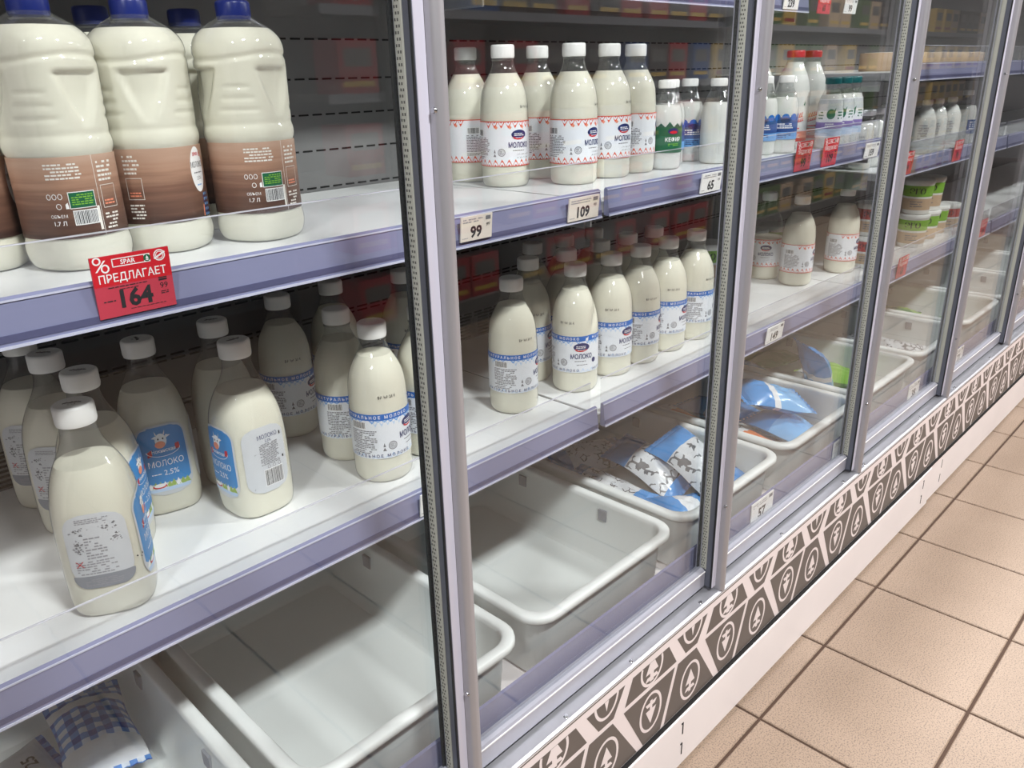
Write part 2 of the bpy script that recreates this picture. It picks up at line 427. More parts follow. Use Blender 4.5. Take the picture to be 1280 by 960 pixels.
# back wall and canopy
YB = 1.40
MB().box(X0, X1, YB, YB + .05, .33, 2.0, 'back_grey').build('back_wall', case)
MB().box(X0, X1, .60, 1.45, 2.0, 2.12, 'case_white').build('canopy', case)
MB().box(X0 - .05, X0, .62, 1.45, .02, 2.0, 'case_white').build('end_panel', case)
MB().box(X1, X1 + .05, .62, 1.45, .02, 2.0, 'case_white').build('end_panel', case)
sl = MB()
rows = [1.42, 1.35, 1.286, 1.220, 1.15, 1.085, 1.02]
for z in rows:
    x = .2
    while x < 4.4:
        sl.box(x, x + .021, YB - .0008, YB + .001, z - .0016, z + .0016, 'slot_black'); x += .030
for z in [.962, .889, .80]:
    x = .2
    while x < 4.4:
        sl.box(x, x + .026, YB - .0008, YB + .001, z + .0025, z + .006, 'slot_black').box(x, x + .026, YB - .0008, YB + .001, z - .006, z - .0025, 'slot_black'); x += .034
kind(sl.build('vent_slots', case), 'stuff')
gr = MB()
for xs in (.22, .36, 1.16, 1.30):
    for k in range(14):
        for q in range(3): gr.box(xs + .04 * q, xs + .04 * q + .034, YB - .0008, YB + .001, .775 + k * .0085 - .09, .779 + k * .0085 - .09, 'slot_black')
kind(gr.build('vent_grille', case), 'stuff')
# price rail on the deck in front of the crates
MB().prism_x([(.7165, .364), (.7165, .446), (.719, .450), (.7215, .446), (.7215, .364)], X0, X1, 'rail_plastic').build('deck_rail', case)

# ------------------------------------------------------------------ glass doors
PITCH = .682
dl = ['sliding glass door in front of the brown label bottles', 'sliding glass door in front of the orange bordered milk bottles', 'sliding glass door in front of the red capped bottles',
      'sliding glass door in front of the green label tubs', 'fifth sliding glass door, at the right edge of the photo', 'sixth sliding glass door, beyond the right edge', 'seventh sliding glass door of the long case', 'eighth sliding glass door of the long case']
for k in range(8):
    a = .585 + PITCH * (k - 1); bq = a + PITCH              # left stile's right edge, right post's right edge
    t = thing('sliding_glass_door', dl[k], 'glass door', (a, .68, .372), 0, 'sliding doors of the dairy case')
    L = PITCH - .032
    Z0, Z1 = 0.0, 1.62
    ls = []
    for cx, cy, a0 in ((-.0075, -.0165, 1.5 * PI), (-.0095, -.0165, PI)):
        for i in range(7):
            q = a0 + PI / 2 * (1 - i / 6); rd = .0085 if a0 < 4 else .0075
            ls.append((cx + rd * math.cos(q), cy + rd * math.sin(q)))
    ls += [(-.017, .031), (0, .031)]
    MB().prism_z(ls[::-1], Z0 - .008, Z1, 'stile_round', True).build('left_stile', t)
    rs = MB().prism_z([(L, -.009), (L + .0138, -.009), (L + .0138, .031), (L, .031)], Z0, Z1, 'alu_lilac')
    rs.box(L - .0012, L, -.008, .0155, Z0, Z1, 'stile_side')
    rso = rs.build('right_stile', t)
    MB().box(L - .003, L - .0012, -.0085, -.0055, Z0, Z1, 'gasket').box(L - .006, L + .001, .0225, .0255, Z0, Z1, 'gasket').build('gasket', rso)
    bs = MB().box(L - .0034, L - .0012, .006, .0175, Z0 + .04, Z1, 'brush')
    kk = 0; z = Z0 + .04
    while z < 1.2 and k < 3:
        for yy in (.0085, .0125):
            bs.box(L - .0037, L - .0034, yy + (.002 if kk % 2 else 0), yy + .002 + (.002 if kk % 2 else 0), z, z + .0028, 'brush_dot')
        z += .006; kk += 1
    bs.build('brush_seal', rso)
    MB().prism_x([(.007, 0), (.007, .034), (.010, .038), (.016, .040), (.022, .040), (.028, .038), (.031, .034), (.031, 0)], 0.0005, L - .003, 'rail_alu').build('bottom_rail', t)
    MB().box(0.0005, L - .003, .0100, .0165, -.0075, 0, 'gasket').build('slide_gap', t)
    MB().box(0.0005, L - .003, .0062, .0080, .0325, .0345, 'white').build('rail_line', t)
    MB().box(0.0005, L - .003, .007, .031, Z1 - .05, Z1, 'alu').build('top_rail', t)
    MB().box(0.0004, L - .0035, .016, .022, .040, Z1 - .05, 'pane_glass').build('pane', t)
    sc = MB(); sc.lathe(lambda a_, z_: .004 if z_ < .0016 else .0028, [0, .0016, .003], 12, 'steel')
    for zz in (.185, .945):
        s_ = sc.build('screw', t, (-.0172, -.0165, zz), (0, -PI / 2, 0))

# ------------------------------------------------------------------ shelves
def shelf(xa, xb, zs, label, YF=.865):
    t = thing('case_shelf', label, 'shelf', (xa, YF, zs), 0, 'shelves of the dairy case')
    W = xb - xa
    MB().box(0, W, .004, YB - YF - .004, -.022, -.003, 'bracket').build('shelf_panel', t)  # white shelf greyed below: underside shade put into the colour, less bounce
    MB().box(0, W, .004, YB - YF - .004, -.003, 0, 'shelf_white').build('shelf_top', t)  # top face keeps the shelf's own white, no separate sheet
    rl = MB()
    rl.prism_x([(.003, .018), (.000, .021), (-.004, .019), (-.008, -.018), (-.009, -.026), (-.004, -.0275), (.003, -.026)], .006, W - .006, 'rail_plastic')
    ro = rl.build('price_rail', t)
    MB().box(.006, W - .006, -.0102, -.0084, -.0275, -.0245, 'rail_edge').box(.006, W - .006, -.0056, -.0040, .0165, .0185, 'rail_edge').box(.006, W - .006, -.0090, -.0082, -.0215, -.0140, 'rail_dark').build('rail_bead', ro)
    MB().box(.012, W - .012, .0065, .0085, 0.0, .066, 'guard_plastic').build('guard', t)
    MB().box(.012, W - .012, .0063, .0087, .066, .0674, 'guard_edge').build('guard_edge', t)
    for x in (.003, W - .007):
        MB().box(x, x + .004, .03, YB - YF - .006, -.05, -.022, 'bracket').build('bracket', t)
    return t
JX = [-.135, 1.105, 2.343, 3.58, 4.82, 6.05]
zl, zu, z3 = .742, 1.143, 1.515
shelf(JX[0], JX[1] - .004, zl, 'lower white shelf holding jars with blue panel labels at left')
shelf(JX[1] + .004, JX[2], zl, 'lower white shelf holding a row of blue banded milk bottles at centre')
shelf(JX[0], JX[1] - .004, zu, 'upper white shelf holding large brown label milk bottles')
shelf(JX[1] + .004, JX[2], zu, 'upper white shelf holding orange bordered and red capped bottles')
shelf(JX[0], JX[1] - .004, z3, 'top shelf at left, above the brown label bottles', 1.12)
shelf(JX[1] + .004, JX[2], z3, 'top shelf above the red capped bottles, rail at upper edge', 1.12)
nm = ['just right of the third door post', 'beside the fifth door', 'at the far end']
for i in range(3):
    shelf(JX[i + 2] + .006, JX[i + 3], zl, 'lower shelf of the far case section ' + nm[i])
    shelf(JX[i + 2] + .006, JX[i + 3], 1.066, 'middle shelf of the far case section ' + nm[i])
    shelf(JX[i + 2] + .006, JX[i + 3], 1.33, 'upper shelf of the far case section ' + nm[i])

# ------------------------------------------------------------------ bottles
def place(proto, name, label, cat, x, y, z, rotz, group, tilt=(0, 0)):
    t = thing(name, label, cat, (x, y, z + .0005), 0, group, (tilt[0], tilt[1], rotz))
    ids = {}
    for pn, me, par in proto:
        o = link(pn, me, ids.get(par, t)); ids[pn] = o
    return t
def face(x, y, d): return math.atan2(-y, -x) + math.radians(d)
def cap_mesh(r, z0, z1, m, rib=True):
    c = MB()
    n = 48
    rf = lambda a, z: (r * (1 + (.012 if rib and int(a / (2 * PI) * n + .5) % 2 else 0))) if z0 + .001 < z < z1 - .003 else (r - .0007 if z < z0 + .002 else r - (.0022 if z > z1 - .0008 else .0006))
    c.lathe(rf, [z0, z0 + .0035, z0 + .0045, z0 + .005, z1 - .0035, z1 - .0012, z1], n, m, True, True)
    return c
def shell(rf, zs, n=44): return MB().lathe(rf, zs, n, 'pet', True, False)
def liquid(rf, zs, lev, m='milk', n=44):
    z2 = [z for z in zs if z < lev - .001]; z2[0] += .0012
    return MB().lathe(lambda a, z: rf(a, z) - .0011, z2 + [lev], n, m, True, True)

prof_b, zs_b = smooth_prof([(0, .040), (.003, .0435), (.010, .0465), (.03, .047), (.12, .047), (.144, .0464), (.165, .0446), (.180, .0412), (.194, .0352), (.207, .0278), (.219, .0222), (.232, .0196), (.250, .0195)])
rb = lambda a, z: prof_b(z)
def rdent(a, z):
    r = prof_b(z); d = (a - 1.05 + PI) % (2 * PI) - PI
    e = z - (.150 + .045 * d)
    k = math.exp(-(d / .55) ** 2)
    return r - k * (.0085 * math.exp(-(e / .012) ** 2) if e < 0 else .0085 * math.exp(-(e / .035) ** 2))
def datecode(rf, th0, z0, name='date_code'):
    rnd = random.Random(3)
    p = Print(lambda u, v, L: ((rf(u / .045, v) + .0004) * math.cos(u / .045), (rf(u / .045, v) + .0004) * math.sin(u / .045), v), .01)
    u = th0 * .045
    for k in range(7):
        if k in (2, 4): u += .0022
        for q in range(3):
            for s_ in range(2):
                if rnd.random() < .72: p.rect(u + s_ * .0013, u + s_ * .0013 + .0011, z0 + q * .0017, z0 + q * .0017 + .0012, 'ink', 1)
        u += .0034
    return p
def lab_map(rf, R):
    return lambda u, v, L: ((rf(u / R, v) + .0003 + .00016 * L) * math.cos(u / R), (rf(u / R, v) + .0003 + .00016 * L) * math.sin(u / R), v)
def stamp(p, u, v):
    p.ring(u, v, .0072, .0072, .0012, 'ink_grey', 2, 18); p.ring(u, v, .0048, .0048, .0006, 'ink_grey', 2, 14)
    p.micro(u - .0032, u + .0032, v - .003, v + .003, 3, 'ink_grey', 2, 1, random.Random(5))
def dairy_common(p, rnd):
    p.barcode(-.1, -.076, .0965, .107, layer=1, rnd=rnd)
    p.micro(-.103, -.058, .060, .094, 11, 'ink_grey', 2, .92, rnd)
    p.micro(-.103, -.066, .053, .059, 2, 'ink_grey', 2, .9, rnd)
    stamp(p, -.034, .066)
    p.poly([(-.0505, .058), (-.0445, .058), (-.0475, .064)], 'ink_grey', 2); p.poly([(-.0495, .065), (-.0455, .065), (-.0475, .072)], 'ink_grey', 2)
    p.ellipse(.002, .0985, .0165, .0085, 'navy', 2); p.ellipse(.001, .0935, .0120, .0045, 'logo_red', 3); p.ellipse(.002, .0985, .0150, .0060, 'navy', 4)
    p.micro(-.009, .013, .0955, .1015, 2, 'white', 5, 1, rnd); p.micro(-.006, .009, .0915, .0935, 1, 'white', 5, 1, rnd)
    p.text('МОЛОКО', .002, .0745, .0098, 'navy', 2, .028, 'c', .045)
    p.micro(-.012, .016, .0675, .0705, 1, 'ink_grey', 2, 1, rnd)
    p.micro(.055, .13, .060, .100, 9, 'ink_soft', 2, .9, rnd)
def blue_label(rf):
    rnd = random.Random(11); p = Print(lab_map(rf, .047)); C = PI * .047
    p.rect(-C, C, .045, .121, 'paper', 0, 4)
    p.rect(-C, C, .1105, .121, 'blue', 1, 2)
    n = 30
    for i in range(n):
        u = -C + 2 * C * i / n; s_ = 2 * C / n
        if i % 6 == 1: continue
        p.poly([(u, .1105), (u + s_ * .5, .1105 - rnd.uniform(.003, .007)), (u + s_, .1105)], 'sky', 1)
        p.poly([(u + s_ * .5, .1105), (u + s_, .1105 - rnd.uniform(.008, .013)), (u + s_ * 1.5, .1105)], 'sky_pale', .6)
        p.poly([(u, .0455), (u + s_, .0455), (u + s_ * .5, .0455 + rnd.uniform(.004, .010))], 'sky_pale', .6)
    for c_ in (-.062, .086):
        p.text('Н А Т У Р А Л Ь Н О Е   М О Л О К О', c_, .1134, .0050, 'white', 2, .015, 'c', .128)
        p.text('Н А Т У Р А Л Ь Н О Е   М О Л О К О', c_, .0475, .0050, 'navy', 2, .015, 'c', .128)
    dairy_common(p, rnd)
    p.ellipse(.030, .0685, .0048, .0052, 'navy', 2); p.micro(-.008, .014, .0600, .0625, 1, 'ink_grey', 2, 1, rnd)
    return p
def orange_label(rf):
    rnd = random.Random(12); p = Print(lab_map(rf, .047)); C = PI * .047
    p.rect(-C, C, .040, .123, 'paper', 0, 4)
    n = 22; s_ = 2 * C / n
    for i in range(n):
        u = -C + s_ * i
        if u + s_ > -.104 and u < -.072: up = False
        else: up = True
        if up:
            p.poly([(u, .123), (u + s_ / 2, .1100), (u + s_, .123)], 'orange', 1); p.poly([(u + s_ * .3, .123), (u + s_ / 2, .1188), (u + s_ * .7, .123)], 'logo_red', 2)
            p.poly([(u + s_ / 2, .1118), (u + s_ * .75, .1155), (u + s_, .1118), (u + s_ * .75, .108)], 'orange_pale', 1) if i % 2 else None
            p.poly([(u + s_ * .5, .111), (u + s_ * .56, .111), (u + s_ * 1.06, .1225), (u + s_, .1225)], 'orange', 1)
        p.poly([(u, .040), (u + s_, .040), (u + s_ / 2, .0535)], 'orange', 1); p.poly([(u + s_ * .3, .040), (u + s_ * .7, .040), (u + s_ / 2, .0445)], 'logo_red', 2)
        p.poly([(u + s_ * .5, .0525), (u + s_ * .56, .0525), (u + s_ * 1.06, .041), (u + s_, .041)], 'orange_pale', 1)
    p.rect(-C, C, .1215, .123, 'orange', 2); p.rect(-C, C, .040, .0412, 'orange', 2)
    dairy_common(p, rnd)
    for q in range(2):
        v = .0605 - q * .006
        for i in range(9):
            u = -.004 + i * .0034
            p.poly([(u, v), (u + .0006, v), (u + .003, v + .0035 * rnd.random() + .001), (u + .0024, v + .003)], 'ink', 2)
    return p
capB = cap_mesh(.0222, .2345, .258, 'cap_white').mesh('cap')
neckring = MB().lathe(lambda a, z: .0218 if .0006 < z - .2300 < .0026 else .0198, [.2300, .2308, .2324, .2332], 36, 'pet', False, False).mesh('neck_ring')
def dairy(rf, lab, n=44, lev=.208, stampth=.25):
    return [('bottle_shell', shell(rf, zs_b, n).mesh('bottle_shell'), None), ('milk', liquid(rf, zs_b, lev, 'milk', n).mesh('milk'), None), ('neck_ring', neckring, None),
            ('cap', capB, None), ('label', lab(rf).mesh('label'), None), ('date_code', datecode(rf, stampth, .146).mesh('date_code'), None)]
P_BLUE = dairy(rb, blue_label, stampth=-1.1)
P_DENT = dairy(rdent, blue_label, 72, stampth=-.9)
P_HALF = dairy(rb, orange_label, lev=.126, stampth=.15)
P_ORNG = dairy(rb, orange_label, lev=.208, stampth=.15)

zn_prof, zs_n = smooth_prof([(0, .043), (.003, .0465), (.010, .0490), (.03, .0505), (.10, .0505), (.135, .0492), (.155, .0470), (.173, .0432), (.188, .0375), (.203, .0298), (.218, .0232), (.232, .0202), (.256, .0198)])
def rn(a, z):
    k = 1 - sstep(.14, .215, z)
    return zn_prof(z) * (squircle(a, 3.0) * k + (1 - k)) * (1 - .02 * k)
def n_label():
    rnd = random.Random(21); p = Print(lab_map(rn, .053), .003)
    R = .053
    def panel(uc, hw, v0, v1, m, rtop, rbot, layer):
        rows = []
        for i in range(25):
            v = v0 + (v1 - v0) * i / 24; h = hw
            if v > v1 - rtop: h = hw - rtop + math.sqrt(max(0, rtop ** 2 - (v - v1 + rtop) ** 2))
            if v < v0 + rbot: h = hw - rbot + math.sqrt(max(0, rbot ** 2 - (v0 + rbot - v) ** 2))
            rows.append((uc - max(h, .002), uc + max(h, .002), v))
        p.strip(rows, None, m, layer)
    # blue front with cow badge
    panel(0, .036, .034, .146, 'film_white', .018, .024, 0)
    panel(0, .033, .054, .143, 'blue_panel', .016, .004, 1)
    for i in range(9): p.poly([(-.032 + i * .0066, .046 + .001 * (i % 3)), (-.022 + i * .0066, .046), (-.026 + i * .0066, .0555 + .003 * rnd.random())], 'meadow' if i % 3 else 'white', 2)
    p.ellipse(-.014, .050, .010, .0035, 'logo_red', 3); p.ellipse(-.014, .0515, .008, .003, 'white', 4)
    p.rect(-.030, .030, .041, .0465, 'sky_pale', 2)
    # head with horns, ears and a muzzle above a banner
    p.ellipse(-.001, .122, .0085, .0105, 'white', 3); p.ellipse(-.003, .1155, .0075, .0055, 'orange_pale', 4)
    p.poly([(-.014, .127), (-.006, .124), (-.008, .130)], 'white', 3); p.poly([(.006, .124), (.014, .128), (.007, .130)], 'white', 3)
    p.poly([(-.008, .131), (-.005, .129), (-.0085, .1375)], 'paper_warm', 4); p.poly([(.003, .129), (.006, .131), (.007, .1375)], 'paper_warm', 4)
    for q in (-.0045, .0025): p.ellipse(q, .1245, .0012, .0016, 'ink', 5, 8)
    p.poly([(-.020, .100), (.020, .104), (.021, .113), (-.019, .109)], 'logo_red', 4); p.poly([(-.023, .098), (-.017, .0995), (-.0165, .109), (-.022, .107)], 'logo_red', 3); p.poly([(.018, .104), (.024, .104), (.0235, .1135), (.019, .113)], 'logo_red', 3)
    p.ring(0, .107, .024, .0105, .0008, 'white', 5, 24, PI, 2 * PI)
    p.text('Нокинская', .0005, .1035, .0058, 'white', 6, .01, 'c', .034)
    p.text('МОЛОКО', .001, .0815, .0095, 'white', 3, .0, 'c', .050)
    p.text('2,5%', .006, .0665, .0085, 'white', 3, .0, 'c')
    p.micro(-.022, -.008, .068, .071, 1, 'white', 3, 1, rnd)
    # text side with bar code, to the right of the front
    u = .080
    panel(u, .034, .040, .143, 'film_white', .018, .022, 0)
    p.poly([(u - .034, .062), (u - .024, .048), (u - .008, .104), (u - .018, .104)], 'film_grey', 1)
    p.text('МОЛОКО', u + .006, .1245, .0066, 'navy', 2, .0, 'c', .034); p.text('2,5%', u + .006, .1185, .0040, 'navy', 2, .0, 'c')
    p.micro(u - .010, u + .022, .083, .117, 15, 'ink_grey', 2, .92, rnd)
    for q in range(3): p.ring(u + .002 + q * .009, .0795, .0026, .003, .0006, 'ink_grey', 2, 8)
    p.barcode(u - .006, u + .024, .050, .075, layer=1, rnd=rnd)
    p.rect(u + .0265, u + .029, .123, .128, 'ink', 2); p.rect(u + .0265, u + .029, .086, .090, 'ink', 2)
    # drawing side, to the left of the front
    u = -.082
    panel(u, .035, .044, .143, 'film_white', .020, .030, 0)
    panel(u, .0345, .0445, .062, 'film_grey', .001, .016, 1)
    p.micro(u - .022, u + .022, .048, .058, 4, 'ink_soft', 2, .8, rnd)
    p.micro(u - .02, u + .018, .131, .138, 3, 'ink_soft', 2, .85, rnd)
    for (cx, cz, sx) in ((u - .018, .122, .012), (u + .014, .124, .013), (u - .022, .106, .006), (u + .020, .108, .011), (u - .022, .098, .006)):
        for q in range(16):
            a = rnd.uniform(0, 6.3); r = rnd.random(); x = cx + sx * r * math.cos(a); z = cz + .0055 * r * math.sin(a); e = rnd.uniform(.001, .003)
            p.poly([(x, z), (x + e, z + e * rnd.uniform(-.4, .4)), (x + e * .6, z + e * .9), (x - e * .3, z + e * .5)], 'ink_grey' if q % 3 else 'ink_soft', 2)
    p.micro(u - .014, u + .010, .084, .114, 8, 'ink_soft', 2, .8, rnd); p.micro(u - .028, u + .018, .0635, .083, 6, 'ink_soft', 2, .8, rnd)
    for (a_, b_) in ((1, 1), (1, -1)):
        p.poly([(u - .028, .079 - .004 * b_), (u - .0268, .079 - .004 * b_), (u - .019, .079 + .004 * b_), (u - .0202, .079 + .004 * b_)][::b_], 'logo_red', 4)
    for q in range(5): p.ellipse(u + .036 + rnd.random() * .012, .066 + rnd.random() * .008, .0008, .0009, 'ink', 3, 6)
    return p
capN = MB(); capN = cap_mesh(.0226, .2405, .265, 'cap_white')
cdp = Print(lambda u, v, L: (u, v, .2652), .01); rnd = random.Random(4)
for q in range(16):
    x = -.010 + q * .00125; cdp.rect(x, x + .001, -.003 + .002 * rnd.random(), .001 + .003 * rnd.random(), 'ink', 1)
cdp.text('0 24', 0, -.0075, .0035, 'ink', 1)
P_N = [('bottle_shell', shell(rn, zs_n, 56).mesh('bottle_shell'), None), ('milk', liquid(rn, zs_n, .193, 'milk', 56).mesh('milk'), None), ('cap', capN.mesh('cap'), None),
       ('cap_print', cdp.mesh('cap_print'), 'cap'), ('label', n_label().mesh('label'), None)]

brp, zs_r0 = smooth_prof([(0, .046), (.004, .0515), (.014, .0555), (.026, .0565), (.034, .0552), (.038, .0545), (.132, .0545), (.136, .0560), (.143, .0568), (.150, .0558), (.154, .0545), (.160, .0552), (.2, .0556), (.238, .0558), (.252, .0545), (.262, .0500), (.271, .0415), (.279, .0300), (.285, .0205), (.296, .0185)])
zs_r = [i * .0025 for i in range(114)] + [.2875, .296]
def rr(a, z):
    k = 1 - sstep(.255, .285, z)
    r = brp(z) * (squircle(a, 2.5) * k + 1 - k) * (1 - .015 * k)
    for c in (PI / 3, PI, 5 * PI / 3):                  # grip hollow: a triangle pointing down
        d = (a - c + PI) % (2 * PI) - PI; x = abs(d) * .055
        t = (z - .160) / .062
        if -.2 < t < 1.2:
            hw = .003 + .027 * min(1, max(0, t)) ** .8
            ins = sstep(hw + .004, hw - .003, x) if True else 0
            ins = 1 - sstep(hw - .004, hw + .003, x)
            r -= .0064 * ins * sstep(.156, .166, z) * (1 - sstep(.2195, .2245, z)) * sstep(.1, .9, t + .25)
    d2 = abs((a + PI / 3) % (2 * PI / 3) - PI / 3)     # ribs between the hollows
    for i, zc in enumerate((.172, .186, .200)):
        wv = .42 - .09 * i
        r -= .0016 * math.exp(-((z - zc) / .0022) ** 2) * (1 - sstep(wv, wv + .08, d2))
    zc = .236 + .004 * math.cos(2 * a)
    r -= .0022 * math.exp(-((z - zc) / .003) ** 2)
    return r
def brown_label():
    rnd = random.Random(31); p = Print(lab_map(rr, .0565), .003); C = PI * .0565
    p.rect(-C, C, .0395, .1315, 'brown_print', 0, 3)
    rows = []
    for i in range(21):
        t = -PI / 2 + PI * i / 20; c = .0165 * max(.03, math.cos(t)); rows.append((-c, c, .101 + .0285 * math.sin(t)))
    p.strip(rows, None, 'white', 1)
    p.text('SPAR', -.001, .118, .0046, 'logo_red', 2, .02, 'c'); p.tree(.0105, .120, .007, 'logo_red', 2)
    p.text('МОЛОКО', 0, .1035, .0074, 'ink', 2, .0, 'c', .030)
    p.micro(-.010, .011, .0955, .0985, 1, 'ink_grey', 2, 1, rnd); p.text('2,5%', .001, .088, .0045, 'ink', 2)
    p.micro(-.006, .006, .080, .083, 1, 'sky', 2, 1, rnd)
    for i in range(6):
        for j in range(9):
            if (i + j) % 2: p.rect(.004 + i * .0022, .0062 + i * .0022, .041 + j * .0033, .0443 + j * .0033, 'navy' if j % 2 else 'sky', 1)
    p.poly([(-.020, .0405), (.002, .041), (.004, .056)], 'orange_pale', 1)
    # reverse: text block, green panel and bar code
    u = .135
    p.micro(u - .018, u + .022, .106, .125, 5, 'paper_warm', 2, .95, rnd)
    p.rect(u + .001, u + .031, .0735, .0925, 'white', 1); p.rect(u + .0018, u + .0302, .0743, .0917, 'green', 2)
    p.micro(u + .004, u + .028, .077, .090, 5, 'lime', 3, .9, rnd)
    p.barcode(u + .004, u + .030, .0555, .0705, layer=1, rnd=rnd); p.rect(u + .031, u + .0345, .046, .074, 'paper_warm', 1)
    for q in range(3): p.ring(u - .019 + .006 * q, .088, .0026, .0034, .0007, 'white', 2, 8)
    p.ring(u - .010, .077, .003, .0034, .0007, 'white', 2, 8); p.poly([(u - .003, .074), (u + .0003, .074), (u - .0005, .081), (u - .003, .079)], 'white', 2)
    p.text('ОБЪЕМ', u - .012, .064, .0036, 'white', 2, 0, 'c', .018); p.text('1,7 Л', u - .012, .0555, .0048, 'white', 2, .01, 'c')
    p.rect(u + .036, u + .0366, .0395, .1315, 'paper_warm', .5)
    for uu in (u + .041, -.105):
        p.micro(uu, uu + .022, .100, .125, 5, 'paper_warm', 2, .8, rnd); p.micro(uu, uu + .020, .045, .065, 5, 'paper_warm', 2, .8, rnd)
        for (a0, a1, b0, b1) in ((0, .022, .096, .0966), (0, .022, .070, .0706), (0, .0006, .070, .0966), (.0214, .022, .070, .0966)): p.rect(uu + a0, uu + a1, b0, b1, 'paper_warm', 2)
        p.micro(uu + .003, uu + .018, .073, .080, 2, 'orange_pale', 2, .9, rnd)
    return p
P_BR = [('bottle_shell', MB().lathe(rr, zs_r, 96, 'pet', True, False).mesh('bottle_shell'), None), ('milk', liquid(rr, zs_r, .270, 'milk', 96).mesh('milk'), None),
        ('cap', cap_mesh(.0215, .2805, .303, 'cap_navy').mesh('cap'), None), ('neck_ring', MB().lathe(lambda a, z: .0225 if .277 < z < .2785 else .0195, [.2762, .2772, .2783, .2793], 32, 'pet', False, False).mesh('neck_ring'), None), ('label', brown_label().mesh('label'), None)]

def small_proto(h, R, capm, capr, lab, milkm='milk_white', lev=.72):
    k = h / .186
    pf, zz = smooth_prof([(0, R * .86), (.003, R * .94), (.01, R), (.105 * k, R), (.122 * k, R * .95), (.14 * k, R * .78), (.152 * k, R * .62), (.162 * k, capr * .95), (.17 * k, capr * .9), (.18 * k, capr * .9)])
    rf = lambda a, z: pf(z)
    p = Print(lab_map(rf, R)); lab(p, R, k)
    return [('bottle_shell', shell(rf, zz, 36).mesh('bottle_shell'), None), ('milk', liquid(rf, zz, h * lev, milkm, 36).mesh('milk'), None),
            ('cap', cap_mesh(capr, h - .017, h, capm).mesh('cap'), None), ('label', p.mesh('label'), None)]
def lab_kefir(p, R, k):
    C = PI * R; rnd = random.Random(2)
    p.rect(-C, C, .036, .090, 'green', 0, 3)
    for i in range(12):
        u = -C + 2 * C * i / 12; p.poly([(u, .090), (u + C / 6, .090), (u + C / 12, .098 + .003 * (i % 2))], 'leaf', 0)
    p.ellipse(0, .081, .013, .0065, 'navy', 1); p.ellipse(0, .079, .009, .003, 'logo_red', 2); p.text('КЕФИР', 0, .060, .0085, 'white', 2, .01, 'c', .036); p.micro(-.012, .014, .050, .056, 2, 'lime', 2, .9, rnd)
def lab_bluewave(p, R, k):
    C = PI * R; rnd = random.Random(5)
    p.rect(-C, C, .034, .088, 'pack_blue', 0, 3); p.rect(-C, C, .034, .052, 'sky', 1, 1)
    for i in range(10):
        u = -C + 2 * C * i / 10; p.ellipse(u, .088, .009, .008, 'blue', 0, 10)
    p.ellipse(0, .080, .012, .006, 'navy', 2); p.micro(-.02, .02, .060, .074, 3, 'white', 2, .9, rnd); p.micro(-.016, .016, .038, .050, 3, 'navy', 2, .9, rnd)
def lab_leaf(p, R, k):
    C = PI * R; rnd = random.Random(6)
    p.rect(-C, C, .030, .125, 'paper', 0, 3); p.rect(-C, C, .052, .068, 'purple', 1, 1); p.rect(-C, C, .034, .052, 'sky_pale', 1, 1)
    p.ellipse(0, .088, .0105, .0125, 'leaf', 1); p.poly([(.006, .096), (.012, .104), (.010, .092)], 'leaf', 2)
    p.micro(-.012, .012, .056, .066, 2, 'white', 2, .9, rnd); p.micro(.018, .034, .074, .096, 3, 'leaf', 2, .9, rnd); p.micro(-.034, -.018, .074, .096, 3, 'leaf', 2, .9, rnd)
def lab_plain(p, R, k):
    C = PI * R; rnd = random.Random(8)
    p.rect(C * .1, C * .9, .036, .085, 'pack_blue', 0, 2); p.micro(.02, .05, .05, .08, 4, 'white', 2, .9, rnd)
def lab_grey(p, R, k):
    rnd = random.Random(9)
    for c in (-2.1, 0, 2.1): p.micro(c * R - .016, c * R + .016, .045, .095, 6, 'ink_soft', 1, .8, rnd); p.ring(c * R, .07, .012, .012, .0015, 'ink_soft', 1)
def lab_red(p, R, k):
    C = PI * R; rnd = random.Random(10)
    p.rect(-C, C, .026, .046, 'orange_pale', 0, 2); p.rect(-C, C, .020, .028, 'tag_red', 0)
    for q in range(2):                                   # slanted red brush lettering
        for i in range(8):
            u = -.024 + i * .006 + q * .003; v = .070 - q * .010 + i * .0016
            p.poly([(u, v), (u + .0022, v), (u + .006, v + .012 - q * .004), (u + .0038, v + .012 - q * .004)], 'logo_red', 1)
            p.poly([(u + .001, v), (u + .006, v + .001), (u + .006, v + .0028), (u + .001, v + .002)], 'logo_red', 1)
    p.micro(-.020, .022, .050, .056, 1, 'tag_red', 1, 1, rnd)
    p.poly([(.024, .112), (.030, .122), (.028, .108)], 'leaf', 1)
    p.micro(-.018, .020, .029, .040, 3, 'white', 1, .8, rnd)
P_KEF = small_proto(.186, .036, 'cap_white', .019, lab_kefir)
P_WAVE = small_proto(.186, .035, 'cap_white', .019, lab_bluewave)
P_SMPL = small_proto(.186, .037, 'cap_white', .019, lab_plain)
P_LEAF = small_proto(.178, .032, 'cap_teal', .020, lab_leaf, 'milk_white', .76)
P_GREY = small_proto(.165, .036, 'cap_silver', .032, lab_grey, 'milk_white', .78)
P_RED = small_proto(.245, .045, 'cap_red', .023, lab_red, 'milk_white', .885)
P_WHT = small_proto(.170, .036, 'cap_white', .016, lab_grey, 'milk_white', .9)

